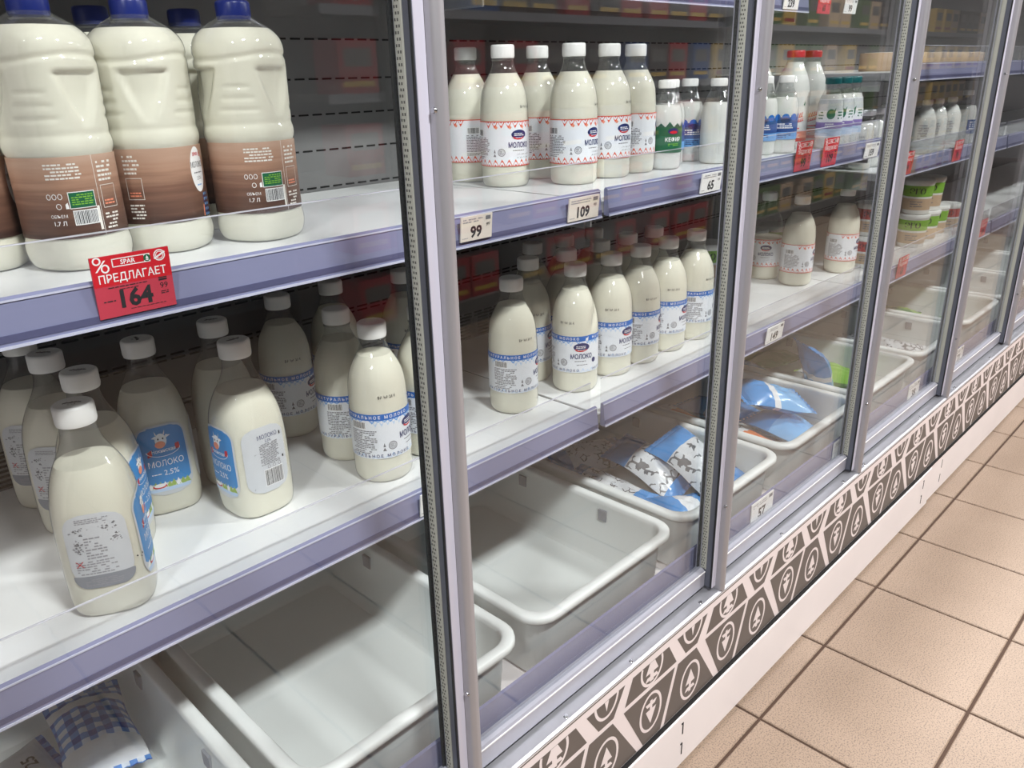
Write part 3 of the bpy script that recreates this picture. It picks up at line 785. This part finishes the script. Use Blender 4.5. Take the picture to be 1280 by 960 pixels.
G1 = 'large brown label milk bottles'
for x, y, d, lb in [(.330, 1.071, -140, 'big milk bottle with brown label and green panel, above the red price tag'),
                    (.4465, 1.084, 62, 'big brown label milk bottle with a white round badge, middle of the front three'),
                    (.567, 1.052, -130, 'big brown label milk bottle nearest the empty end of the shelf'),
                    (.240, 1.150, 70, 'big brown label milk bottle cut off by the left photo edge'),
                    (.445, 1.205, 20, 'big milk bottle behind, its navy cap between the two left front bottles'),
                    (.570, 1.200, 40, 'big milk bottle behind, its navy cap between the two right front bottles')]:
    place(P_BR, 'milk_bottle', lb, 'bottle', x, y, zu, face(x, y, d), G1)
G2 = 'milk jars with blue cow panel labels'
for x, y, d, lb in [(.252, .968, 78, 'foremost milk jar at lower left, showing its grey drawing label'),
                    (.298, 1.084, 70, 'milk jar standing directly behind the foremost jar at lower left'),
                    (.292, 1.198, 60, 'milk jar third in the left file, dark cap behind the two foremost jars'),
                    (.290, 1.312, 60, 'milk jar at the back of the left file against the vent wall'),
                    (.404, 1.160, 6, 'milk jar with blue cow panel turned to the front, third from left'),
                    (.522, 1.168, 95, 'milk jar half hidden behind the bar code jar, grey drawing showing'),
                    (.494, 1.046, -62, 'milk jar showing its bar code side, next to the blue cow jar')]:
    place(P_N, 'milk_bottle', lb, 'bottle', x, y, zl, face(x, y, d), G2)
G3 = 'milk bottles with blue banded labels'
for x, y, d, lb in [(.682, 1.250, 62, 'blue banded milk bottle in shade at the back, right of the cow jars'),
                    (.800, 1.262, 60, 'blue banded milk bottle at the back wall, second in shade behind the left door'),
                    (.697, 1.092, 85, 'blue banded milk bottle tucked behind the front one beside the first door post'),
                    (.690, .985, 62, 'front blue banded milk bottle just left of the first door post'),
                    (.940, 1.225, 60, 'blue banded milk bottle at the back, cut by the first door post'),
                    (.800, 1.000, 60, 'blue banded milk bottle mostly hidden by the first door post')]:
    place(P_BLUE, 'milk_bottle', lb, 'bottle', x, y, zl, face(x, y, d), G3)
for i, (x, y, d, lb) in enumerate([(1.030, 1.015, 78, 'leftmost blue banded milk bottle in the centre door, standing apart at front'),
                    (1.172, 1.105, 70, 'blue banded milk bottle behind and left of the dented bottle'),
                    (1.192, .996, 14, 'dented blue banded milk bottle with its name turned to the front'),
                    (1.312, .999, 50, 'blue banded milk bottle just right of the dented one'),
                    (1.414, .998, 82, 'third blue banded milk bottle right of the shelf joint, fourth from the left front'),
                    (1.522, .999, 66, 'second-last blue banded bottle of the front row before the second post'),
                    (1.636, .998, 100, 'last blue banded bottle of the front row beside the second post'),
                    (1.290, 1.202, 60, 'blue banded bottle in the back rank, leftmost white cap in shade'),
                    (1.284, 1.098, 50, 'blue banded bottle in the middle rank behind the bottle right of the dented one'),
                    (1.396, 1.200, 50, 'blue banded bottle in the back rank, second cap in shade'),
                    (1.402, 1.100, 50, 'blue banded bottle in the middle rank, second cap from the left'),
                    (1.505, 1.200, 50, 'blue banded bottle in the back rank, third cap in shade'),
                    (1.505, 1.100, 50, 'blue banded bottle in the middle rank, third cap from the left'),
                    (1.610, 1.100, 50, 'blue banded bottle in the middle rank nearest the second post')]):
    place(P_DENT if i == 2 else P_BLUE, 'milk_bottle', lb, 'bottle', x, y, zl, face(x, y, d), G3)
G4 = 'milk bottles with orange bordered labels'
for x, y, z, d, lb in [(1.175, 1.270, zu, 120, 'orange bordered milk bottle at the back, leftmost beside the first post'),
                    (1.160, 1.150, zu, 33, 'orange bordered milk bottle with its name to the front, above price tag 99'),
                    (1.292, 1.182, zu, 78, 'orange bordered milk bottle squeezed behind, third from the left'),
                    (1.262, 1.060, zu, 52, 'frontmost orange bordered milk bottle above price tag 109'),
                    (1.382, 1.068, zu, 42, 'orange bordered milk bottle right of the shelf joint, fifth from the left'),
                    (1.482, 1.076, zu, 92, 'rightmost orange bordered milk bottle, next to the small green kefir'),
                    (2.285, 1.150, zl, 0, 'half empty orange bordered bottle on the lower shelf past the second post'),
                    (2.270, 1.040, zl, 80, 'full orange bordered bottle at the front of the lower shelf past the second post'),
                    (2.296, .985, zl, 70, 'full orange bordered bottle at the right end of that lower shelf')][:8] + [(2.50, 1.004, zl, 75, 'lone orange bordered bottle on the lower shelf beside the third post')]:
    place(P_HALF if lb.startswith('half') else P_ORNG, 'milk_bottle', lb, 'bottle', x, y, z, face(x, y, d), G4)
for x, y, d, P, lb in [(1.565, 1.050, 30, P_KEF, 'small kefir bottle with dark green label'),
                    (1.640, 1.090, 10, P_WAVE, 'small bottle with blue label just behind the green kefir'),
                    (1.735, 1.100, 20, P_WAVE, 'small blue label bottle between the kefir and the plain bottle'),
                    (1.722, 1.015, 90, P_SMPL, 'small white bottle beside the second post, label turned away'),
                    (1.950, 1.020, 0, P_WAVE, 'small blue label bottle just right of the second post'),
                    (2.020, 1.000, 10, P_WAVE, 'small blue label bottle left of the red capped bottles')]:
    place(P, 'dairy_bottle', lb, 'bottle', x, y, zu, face(x, y, d), 'small dairy bottles on the upper shelf')
for x, y, lb in [(2.150, 1.145, 'red capped bottle at the back left of the trio'), (2.140, 1.040, 'red capped bottle at the left front of the trio'), (2.262, 1.050, 'red capped bottle at the right of the trio')]:
    place(P_RED, 'milk_bottle', lb, 'bottle', x, y, zu, face(x, y, 12), 'red capped milk bottles')
for x, y, lb in [(2.20, .945, 'teal capped bottle with purple band, left of three'), (2.268, .945, 'teal capped bottle with purple band, middle of three'), (2.336, .948, 'teal capped bottle with purple band, right of three')]:
    place(P_LEAF, 'yogurt_bottle', lb, 'bottle', x - .03, y, zu, face(x, y, 5), 'teal capped yogurt bottles')

# ------------------------------------------------------------------ far section goods
ZB, ZA = 1.066, 1.33
for x, y, P, nme, lb in [(2.42, .955, P_GREY, 'dairy_jar', 'first silver lidded jar past the section joint'), (2.50, .955, P_GREY, 'dairy_jar', 'second silver lidded jar past the section joint'),
                      (2.60, .96, P_WHT, 'dairy_bottle', 'white drinking yogurt bottle left of the third post'), (2.69, .97, P_WHT, 'dairy_bottle', 'white drinking yogurt bottle behind the third post'),
                      (2.95, .96, P_WHT, 'dairy_bottle', 'white drinking yogurt bottle just right of the third post'), (3.06, .96, P_WHT, 'dairy_bottle', 'second white yogurt bottle right of the third post'),
                      (3.20, .96, P_WHT, 'dairy_bottle', 'white yogurt bottle in the middle of the fourth door'), (3.40, .97, P_SMPL, 'dairy_bottle', 'white yogurt bottle nearest the fourth post')]:
    place(P, nme, lb, 'jar' if 'jar' in nme else 'bottle', x, y, ZB, face(x, y, 0), 'far section dairy bottles')
def tub(R, h, band, txt):
    m = MB().lathe(lambda a, z: R * (.86 + .14 * z / h), [0, .004, h - .012], 32, 'tub_white', True, True)
    lid = MB().lathe(lambda a, z: R * 1.04 if z < h - .001 else R * 1.0, [h - .012, h - .002, h], 32, 'tub_white')
    rf = lambda a, z: R * (.86 + .14 * z / h)
    p = Print(lab_map(rf, R)); C = PI * R
    p.rect(-C, C, h * .52, h * .84, band, 0, 2); p.rect(-C, C, h * .12, h * .46, 'beige_pack', 0, 2)
    for c in (-2 * C / 3, 0, 2 * C / 3):
        p.text(txt, c, h * .60, h * .17, 'ink', 1, .03, 'c'); p.micro(c - .022, c + .022, h * .2, h * .4, 3, 'ink_grey', 1, .9, random.Random(3))
    return [('tub_body', m.mesh('tub_body'), None), ('lid', lid.mesh('lid'), None), ('label', p.mesh('label'), None)]
P_TUB = tub(.05, .115, 'lime', 'ЭГО')
P_TUBR = tub(.048, .10, 'film_red', 'ЭГО')
for x, y, z, P, lb in [(2.15, 1.27, zl, P_TUB, 'green banded tub at the back between the orange bordered bottles'), (2.42, 1.27, zl, P_TUB, 'green banded tub at the back behind the lone orange bordered bottle'),
                    (2.54, 1.25, zl, P_TUB, 'green banded tub just left of the third post'), (2.62, .97, zl, P_TUBR, 'red banded tub at the front left of the third post'),
                    (2.62, .97, zl + .102, P_TUBR, 'red banded tub stacked on another left of the third post'),
                    (3.02, .97, zl, P_TUB, 'green banded tub right of the third post, bottom of its stack'), (3.02, .97, zl + .117, P_TUB, 'green banded tub right of the third post, top of its stack'),
                    (3.13, .97, zl, P_TUB, 'green banded tub, second stack right of the third post, bottom'), (3.13, .97, zl + .117, P_TUB, 'green banded tub, second stack right of the third post, top'),
                    (3.26, .98, zl, P_TUB, 'green banded tub standing alone in the middle of the fourth door'), (3.42, .98, zl, P_TUBR, 'red banded tub nearest the fourth post')]:
    place(P, 'dairy_tub', lb, 'tub', x, y, z, face(x, y, 0), 'dairy tubs on the lower shelf')
# flat round tins and boxes on the upper far shelf
def tin(R, h, m, m2):
    a = MB().lathe(lambda q, z: R - (.002 if z < .001 or z > h - .001 else 0), [0, .0015, h - .0015, h], 32, m)
    b = MB().lathe(lambda q, z: R * .8, [h, h + .001], 32, m2)
    return [('drum', a.mesh('drum'), None), ('top_label', b.mesh('top_label'), None)]
P_TIN = tin(.065, .05, 'beige_pack', 'white')
for i, x in enumerate((2.6, 2.76, 2.98, 3.16, 3.34)):
    wd = ['first', 'second', 'third', 'fourth', 'fifth'][i]
    place(P_TIN, 'cheese_tin', wd + ' round beige cheese pack from the section joint on the upper far shelf', 'cheese', x, .99, ZA, 0, 'round cheese packs')

# ------------------------------------------------------------------ crates on the deck
def rrect(x0, x1, y0, y1, r, n=6):
    P = []
    for cx, cy, a0 in ((x1 - r, y1 - r, 0), (x0 + r, y1 - r, PI / 2), (x0 + r, y0 + r, PI), (x1 - r, y0 + r, 1.5 * PI)):
        for i in range(n + 1):
            a = a0 + PI / 2 * i / n; P.append((cx + r * math.cos(a), cy + r * math.sin(a)))
    return P
def loft(loops, m, mb, smooth=True, close_first=False, close_last=False):
    n = len(loops[0][0]); vs = []
    for pts, z in loops: vs += [(x, y, z) for x, y in pts]
    fs = [(k * n + i, k * n + (i + 1) % n, (k + 1) * n + (i + 1) % n, (k + 1) * n + i) for k in range(len(loops) - 1) for i in range(n)]
    mb.add(vs, fs, m, smooth)
    if close_first: mb.add(vs[:n], [tuple(range(n))[::-1]], m)
    if close_last: mb.add(vs[-n:], [tuple(range(n))], m)
CW, CD, CH = .430, .600, .148
cb = MB()
def lp(e, r, z): return (rrect(e, CW - e, e, CD - e, r), z)
loft([lp(.032, .030, 0), lp(.026, .034, .006), lp(.018, .038, CH - .012)], 'crate', cb, True, True)
loft([lp(.022, .034, CH - .012), lp(.034, .026, .012), lp(.042, .020, .006)], 'crate', cb, True, False, True)
cbm = cb.mesh('crate_body')
rm = MB(); loft([lp(.0185, .0375, CH - .012), lp(.004, .048, CH - .016), lp(.000, .052, CH - .012), lp(.0005, .052, CH - .003), lp(.004, .050, CH), lp(.018, .040, CH), lp(.0215, .036, CH - .004), lp(.0218, .0345, CH - .012)], 'crate_rim', rm)
rmm = rm.mesh('crate_rim')
tabm = MB().box(-.0035, .002, -.011, .011, -.012, .014, 'film_grey').mesh('latch')
bx = [-.100 + .455 * i for i in range(11)]
cl = ['white plastic crate in the bottom left corner holding checked pouches', 'large empty white crate left of the first door post', 'empty white crate just right of the first door post', 'white crate of blue ended white pouches before the second post',
      'white crate of blue milk pouches right of the second post', 'white crate holding a peaked blue and a green pouch', 'white crate holding silver pouches right of the third post', 'white crate holding green pouches before the fourth post',
      'white crate just past the fourth post', 'white crate at the right edge of the photo', 'farthest white crate, beyond the right edge']
for i, x in enumerate(bx):
    t = thing('plastic_crate', cl[i], 'crate', (x, .755, .3306), 0, 'white crates on the case deck')
    link('crate_body', cbm, t); link('crate_rim', rmm, t)
    for (lx, ly) in ((.024, .18), (.024, .42), (CW - .024, .18), (CW - .024, .42)): link('latch', tabm, t, (lx, ly, CH - .034))

# ------------------------------------------------------------------ pouches
def pouch(L, W, Tk, bands, seed, pinch=.012, nu=28, nv=16, seal='film_plain'):
    rnd = random.Random(seed); ph = [rnd.uniform(0, 6) for _ in range(6)]
    body = MB(); ends = MB()
    def pt(i, j, s):
        a = -1 + 2 * i / nu; b_ = -1 + 2 * j / nv
        prof = (1 - abs(a) ** 3.2) ** .75 * (1 - abs(b_) ** 2.4) ** .6
        wr = .05 * math.sin(9 * a + 5 * b_ + ph[0]) + .05 * math.sin(14 * b_ - 6 * a + ph[1]) + .10 * math.sin(17 * b_ + ph[2]) * abs(a) ** 3
        z = s * Tk / 2 * prof * (1 + wr)
        wv = 1 - .14 * prof - .05 * math.sin(3 * a + ph[3])
        return (L / 2 * a * (1 - .05 * prof), W / 2 * b_ * wv, z + .012 * math.sin(2 * a + ph[4]) * W / .16)
    for s in (1, -1):
        vs = [pt(i, j, s) for i in range(nu + 1) for j in range(nv + 1)]
        for i in range(nu):
            a = (i + .5) / nu
            m = next(mm for lim, mm in bands if a <= lim)
            fs = []
            for j in range(nv):
                q = (i * (nv + 1) + j, (i + 1) * (nv + 1) + j, (i + 1) * (nv + 1) + j + 1, i * (nv + 1) + j + 1)
                fs.append(q if s > 0 else q[::-1])
            body.add([vs[k] for k in range(i * (nv + 1), (i + 2) * (nv + 1))], [tuple(x - i * (nv + 1) for x in f) for f in fs], m, True)
    for e in (0, nu):                                    # crimped end seals
        sgn = -1 if e == 0 else 1; vs = []
        for j in range(nv + 1):
            p0 = pt(e, j, 1); vs += [p0, (p0[0] + sgn * .010, p0[1] * 1.02, p0[2] + (.0015 if j % 2 else -.0015))]
        ends.add(vs, [(2 * j, 2 * j + 1, 2 * j + 3, 2 * j + 2) for j in range(nv)], seal, False)
        ends.add([(x, y, z - .0008) for x, y, z in vs], [(2 * j, 2 * j + 2, 2 * j + 3, 2 * j + 1) for j in range(nv)], seal, False)
    return body.mesh('pouch_body'), ends.mesh('end_seal')
def put_pouch(me, label, loc, rot, group, txt=None):
    t = thing('milk_pouch', label, 'pouch', (loc[0] + .034, loc[1], loc[2]), 0, group, tuple(math.radians(a) for a in rot))
    b_ = link('pouch_body', me[0], t); link('end_seal', me[1], t)
    if txt:
        p = Print(lambda u, v, L: (u, v, txt[4] + .0004), .01); p.text(txt[0], 0, 0, txt[3], 'ink', 1, .02)
        o = p.build('print', b_, (txt[1], txt[2], 0), (0, 0, txt[5]))
GP = 'milk pouches in the crates'
DK = .345
M_plaid = pouch(.17, .11, .062, [(.22, 'film_plain'), (.70, 'plaid'), (.82, 'film_plain'), (1, 'plaid')], 1, seal='plaid')
M_cow = pouch(.19, .14, .062, [(.22, 'plaid'), (.48, 'pack_green'), (.68, 'film_blue'), (1, 'film_plain')], 2, seal='plaid')
M_draw = pouch(.20, .13, .064, [(.16, 'film_blue'), (.84, 'film_drawn'), (1, 'film_blue')], 3, seal='film_blue')
M_draw2 = pouch(.20, .13, .060, [(.10, 'film_blue'), (.72, 'film_silver'), (1, 'film_blue')], 4, seal='film_blue')
M_end = pouch(.15, .11, .055, [(.30, 'film_blue'), (.72, 'film_plain'), (1, 'film_blue')], 5, seal='film_blue')
M_or = pouch(.20, .14, .058, [(.45, 'film_orange'), (.6, 'film_orange'), (1, 'film_drawn')], 6, seal='film_plain')
M_blue = pouch(.20, .14, .060, [(.38, 'film_blue'), (.50, 'film_plain'), (1, 'film_sky')], 7, seal='film_blue')
M_blue2 = pouch(.20, .15, .066, [(.55, 'film_sky'), (1, 'film_blue')], 8, seal='film_blue')
M_green = pouch(.19, .14, .060, [(.8, 'film_green'), (1, 'film_plain')], 9, seal='film_green')
M_silv = pouch(.21, .15, .06, [(1, 'film_silver')], 10, seal='film_silver')
M_dg = pouch(.20, .14, .06, [(.6, 'film_darkgreen'), (1, 'film_green')], 11, seal='film_darkgreen')
M_rd = pouch(.11, .065, .03, [(1, 'film_red')], 12, seal='film_red')
put_pouch(M_plaid, 'blue checked pouch standing up in the bottom left crate', (.190, 1.165, DK + .062), (10, -12, 82), GP)
put_pouch(M_cow, 'pouch with dark green picture and 25 print in the bottom left crate', (.034, 1.150, DK + .045), (3, 3, 6), GP, ('25', .07, .0, .018, .031, PI / 2))
put_pouch(M_plaid, 'blue checked pouch by the right wall of the bottom left crate', (.150, .945, DK + .034), (0, -3, 75), GP)
put_pouch(M_draw, 'white pouch with black drawing and blue end, left front in its crate', (1.362, 1.060, DK + .040), (3, 4, -80), GP)
put_pouch(M_draw, 'white pouch with black drawing lying behind the first one', (1.480, 1.215, DK + .045), (4, -4, -25), GP)
put_pouch(M_draw2, 'grey white pouch propped upright in the middle of the crate', (1.505, 1.035, DK + .062), (-6, -15, 98), GP)
put_pouch(M_draw2, 'grey white pouch leaning at the right wall of the crate', (1.563, .940, DK + .085), (-14, -16, 88), GP)
put_pouch(M_end, 'short pouch with two blue ends in the front corner of the crate', (1.415, .870, DK + .042), (8, 12, -12), GP)
put_pouch(M_or, 'orange and white pouch at the back of the crate beside the second post', (1.825, 1.165, DK + .042), (3, 3, 88), GP)
put_pouch(M_or, 'orange and white pouch at the front left, beside the second post', (1.822, .930, DK + .042), (3, 3, 88), GP)
put_pouch(M_blue, 'blue pouch with a white stripe lying on top in its crate', (1.955, .945, DK + .140), (8, 8, -35), GP)
put_pouch(M_blue2, 'round sky blue pouch underneath at the front of its crate', (1.982, .905, DK + .045), (3, 2, 86), GP)
put_pouch(M_blue, 'blue pouch at the right front under the striped one', (1.980, 1.125, DK + .045), (3, -2, 86), GP)
put_pouch(M_blue, 'peaked blue pouch with a white stripe standing on end', (2.300, .965, DK + .112), (16, 52, -12), GP)
put_pouch(M_green, 'light green pouch beside the peaked blue one', (2.458, .975, DK + .055), (5, 8, 84), GP)
put_pouch(M_blue2, 'blue pouch lying left behind the peaked one', (2.275, 1.180, DK + .050), (4, 0, 84), GP)
put_pouch(M_dg, 'dark green pouch at the back of the green pouch crate', (2.440, 1.200, DK + .060), (6, 8, 84), GP)
put_pouch(M_rd, 'small red printed packet in the front corner by the green pouch', (2.42, .842, DK + .026), (0, 0, 2), GP)
put_pouch(M_silv, 'shiny silver pouch lying in front in its crate', (2.800, .900, DK + .050), (4, -5, 10), GP)
put_pouch(M_silv, 'shiny silver pouch lying behind the front silver one', (2.810, 1.075, DK + .050), (0, 5, 20), GP)
put_pouch(M_dg, 'green pouch at the front of the crate before the fourth post', (3.270, 1.060, DK + .055), (5, -6, 12), GP)
put_pouch(M_green, 'light green pouch under the dark one before the fourth post', (3.260, .875, DK + .045), (0, 2, -4), GP)
put_pouch(M_silv, 'white pouch in the crate past the fourth post', (3.720, .930, DK + .050), (0, 3, 20), GP)

# ------------------------------------------------------------------ price tags
def tagmap(u, v, L): return (u, -.00016 * L - .0012, v)
def price_tag(xc, y, zc, W, H, big, small, label, style='cream', tilt=0.1):
    t = thing('price_tag', label, 'price tag', (xc, y, zc), 0, 'price tags on the shelf rails', (tilt, 0, 0))
    base = {'cream': 'tag_cream', 'white': 'white', 'red': 'tag_pink'}[style]
    MB().box(-W / 2, W / 2, -.0011, .0011, -H / 2, H / 2, base).build('card', t)
    p = Print(tagmap, 1); rnd = random.Random(sum(map(ord, big)))
    if style == 'red':
        p.rect(-W / 2, W / 2, H * .02, H / 2, 'tag_red', 0)
        s = H / .064
        # percent sign, framed sign with lettering and tree, round seal
        p.ring(-W * .42, H * .44, .0042 * s, .0042 * s, .0016, 'white', 1, 16); p.ring(-W * .33, H * .305, .0042 * s, .0046 * s, .0016, 'white', 1, 16)
        p.poly([(-W * .455, H * .265), (-W * .430, H * .265), (-W * .31, H * .44), (-W * .335, H * .44)], 'white', 1)
        x0, x1, y0, y1 = -W * .24, W * .245, H * .305, H * .445
        for q in ((x0, x1, y0, y0 + .001), (x0, x1, y1 - .001, y1), (x0, x0 + .001, y0, y1), (x1 - .001, x1, y0, y1)): p.rect(*q, 'white', 1)
        p.text('SPAR', -W * .04, H * .34, H * .075, 'white', 1, .02, 'c', W * .30)
        p.rect(W * .165, x1, y0, y1, 'white', 2); p.ellipse(W * .205, H * .375, H * .058, H * .058, 'green', 3); p.tree(W * .205, H * .375, H * .085, 'white', 4)
        p.ring(W * .37, H * .385, H * .095, H * .095, .0012, 'white', 1, 20); p.ring(W * .37, H * .385, H * .065, H * .065, .0008, 'white', 1, 16)
        p.poly([(W * .29, H * .35), (W * .30, H * .325), (W * .45, H * .42), (W * .44, H * .445)], 'white', 2)
        p.text('ПРЕДЛАГАЕТ', 0, H * .075, H * .135, 'white', 1, .012, 'c', W * .86)
        p.micro(-W * .40, W * .2, -H * .03, H * .0, 1, 'ink', 1, .8, rnd); p.micro(-W * .2, W * .05, -H * .075, -H * .05, 1, 'ink', 1, .8, rnd)
        p.text(big, .0, -H * .36, H * .29, 'ink', 1, .035, 'c', W * .42)
        p.text(small, W * .37, -H * .17, H * .10, 'ink', 1, .0, 'c'); p.micro(W * .32, W * .42, -H * .27, -H * .21, 2, 'ink', 1, 1, rnd)
        p.rect(W * .31, W * .42, H * .0, H * .018, 'ink', 1); p.rect(W * .31, W * .42, -H * .04, -H * .01, 'ink', 1)
        p.micro(-W * .42, -W * .27, -H * .25, -H * .21, 1, 'ink', 1, 1, rnd); p.micro(-W * .1, W * .4, -H * .42, -H * .40, 1, 'ink', 1, 1, rnd)
    else:
        p.text(big, -W * .02, -H * .36, H * .46, 'ink', 1, .035, 'c', W * .62)
        if small: p.text(small, W * .36, H * .0, H * .15, 'ink', 1, .01, 'c')
        p.micro(-W * .44, W * .22, H * .22, H * .42, 2, 'ink_soft', 1, .9, rnd); p.rect(W * .28, W * .44, H * .26, H * .42, 'ink_grey', 1)
        p.micro(-W * .46, -W * .28, -H * .40, -H * .34, 1, 'ink_soft', 1, 1, rnd)
    p.build('printed_price', t)
RT = .858
price_tag(.3065, .8535, 1.157, .080, .064, '164', '99', 'red sale price tag reading 164 under the brown label bottles', 'red', .06)
price_tag(.795, .8515, 1.1435, .062, .036, '99', '99', 'cream price tag reading 99 beside the first door post')
price_tag(1.040, .8515, 1.140, .078, .038, '109', '99', 'cream price tag reading 109 at the shelf joint')
price_tag(1.437, .8515, 1.140, .074, .038, '65', '99', 'white price tag reading 65 before the second post', 'white')
price_tag(1.842, .8535, 1.156, .078, .066, '99', '99', 'red sale tag under the red capped bottles, left of two', 'red', .06)
price_tag(1.985, .8535, 1.154, .080, .066, '109', '99', 'red sale tag under the red capped bottles, right of two', 'red', .06)
price_tag(2.240, .8515, 1.138, .090, .038, '159', '', 'white price tag reading 159 at the end of the upper shelf', 'white')
price_tag(1.780, .8515, .742, .084, .042, '149', '', 'white price tag reading 149 under the half empty bottle', 'white')
price_tag(.680, .8515, .741, .050, .038, '71', '', 'white price tag on the lower rail, cut by the first post', 'white')
price_tag(1.515, .7140, .4210, .100, .052, '57', '', 'white price tag reading 57 below the crates by the second post', 'white', 0)
price_tag(1.940, .7140, .4210, .105, .052, '78', '', 'white price tag reading 78 below the blue pouch crate', 'white', 0)
price_tag(2.46, .7140, .4210, .09, .052, '38', '', 'white price tag reading 38 just right of the third post', 'white', 0)
price_tag(2.88, .7140, .4210, .09, .052, '71', '', 'white price tag reading 71 below the silver pouch crate', 'white', 0)
price_tag(3.40, .7140, .4210, .09, .052, '57', '', 'white price tag low on the rail past the fourth post', 'white', 0)
price_tag(2.53, .8535, 1.078, .08, .066, '99', '99', 'red sale tag just left of the third post', 'red', .06)
price_tag(2.98, .8535, 1.078, .08, .066, '99', '99', 'red sale tag on the middle rail right of the third post', 'red', .06)
price_tag(3.25, .8535, .755, .08, .066, '164', '99', 'red sale tag on the lower rail, left of two past the third post', 'red', .06)
price_tag(3.45, .8535, .755, .08, .066, '109', '99', 'red sale tag on the lower rail, right of two past the third post', 'red', .06)
price_tag(2.62, .8535, .755, .08, .066, '65', '99', 'red sale tag on the lower rail just left of the third post', 'red', .06)
price_tag(2.22, 1.1065, 1.513, .084, .04, '239', '', 'white price tag reading 239 on the top rail past the second post', 'white')
price_tag(2.60, 1.1065, 1.513, .084, .04, '99', '', 'white price tag reading 99 on the top rail before the third post', 'white')
price_tag(2.04, 1.1065, 1.513, .08, .05, '99', '99', 'red tag on the top rail beside the second post', 'red', .06)
price_tag(2.42, 1.1065, 1.513, .08, .05, '65', '99', 'red tag on the top rail between the white tags', 'red', .06)

# ------------------------------------------------------------------ gondola across the aisle (seen mirrored in the doors)
gd = thing('gondola_shelving', 'grey gondola shelving across the aisle, mirrored in the doors', 'shelving', (2.2, -1.9, 0))
GL = 11.0
MB().box(0, GL, -.5, -.46, 0, 1.95, 'gondola').build('back_panel', gd)
MB().box(0, GL, -.46, .0, 0, .14, 'gondola').build('plinth', gd)
LV = [.14, .52, .90, 1.28, 1.66]
for z in LV[1:]:
    MB().box(0, GL, -.46, -.02, z - .03, z, 'gondola').build('shelf_panel', gd)
    MB().box(0, GL, -.02, -.012, z - .042, z + .002, 'gondola_rail').build('price_rail', gd)
rnd = random.Random(77)
lvn = ['lowest', 'second', 'middle', 'fourth', 'top']
def nth(n): return '%d%s' % (n, 'th' if 10 < n % 100 < 14 else {1: 'st', 2: 'nd', 3: 'rd'}.get(n % 10, 'th'))
kinds = [('red snack carton on the gondola across the aisle', 'pack_red'), ('dark brown carton on the gondola across the aisle', 'pack_dark'), ('green carton on the gondola across the aisle', 'pack_green'),
         ('yellow carton on the gondola across the aisle', 'pack_yellow'), ('beige carton on the gondola across the aisle', 'beige_pack'), ('blue carton on the gondola across the aisle', 'pack_blue'), ('white carton on the gondola across the aisle', 'tub_white')]
pm = {}
for lb, m in kinds:
    b0 = MB().box(-.11, .11, -.1, .1, 0, .24, m).mesh('carton_body')
    q = Print(lambda u, v, L: (u, .1005, v), 1); q.rect(.08, -.08, .12, .20, 'gondola', 1); q.rect(.09, -.09, .03, .055, 'pack_yellow' if m != 'pack_yellow' else 'pack_red', 1)
    pm[m] = (b0, q.mesh('front_print'))
for li, z in enumerate(LV):
    x = .2; cn = 0
    while x < GL - .2:
        X = 2.2 + x; cn += 1
        if X < 5.6: pool = [0, 0, 0, 1, 1, 5]
        elif X < 9: pool = [2, 2, 3, 1, 4]
        else: pool = [4, 4, 6, 3, 1]
        lb, m = kinds[rnd.choice(pool)]
        t = thing('carton', lb.split(' on ')[0] + ', ' + nth(cn) + ' from the near end, ' + lvn[li] + ' gondola shelf across the aisle', 'carton', (X, -1.9 - .14, z + .0008), 0, 'cartons across the aisle')
        link('carton_body', pm[m][0], t); link('front_print', pm[m][1], t)
        x += rnd.choice((.235, .24, .30, .42))
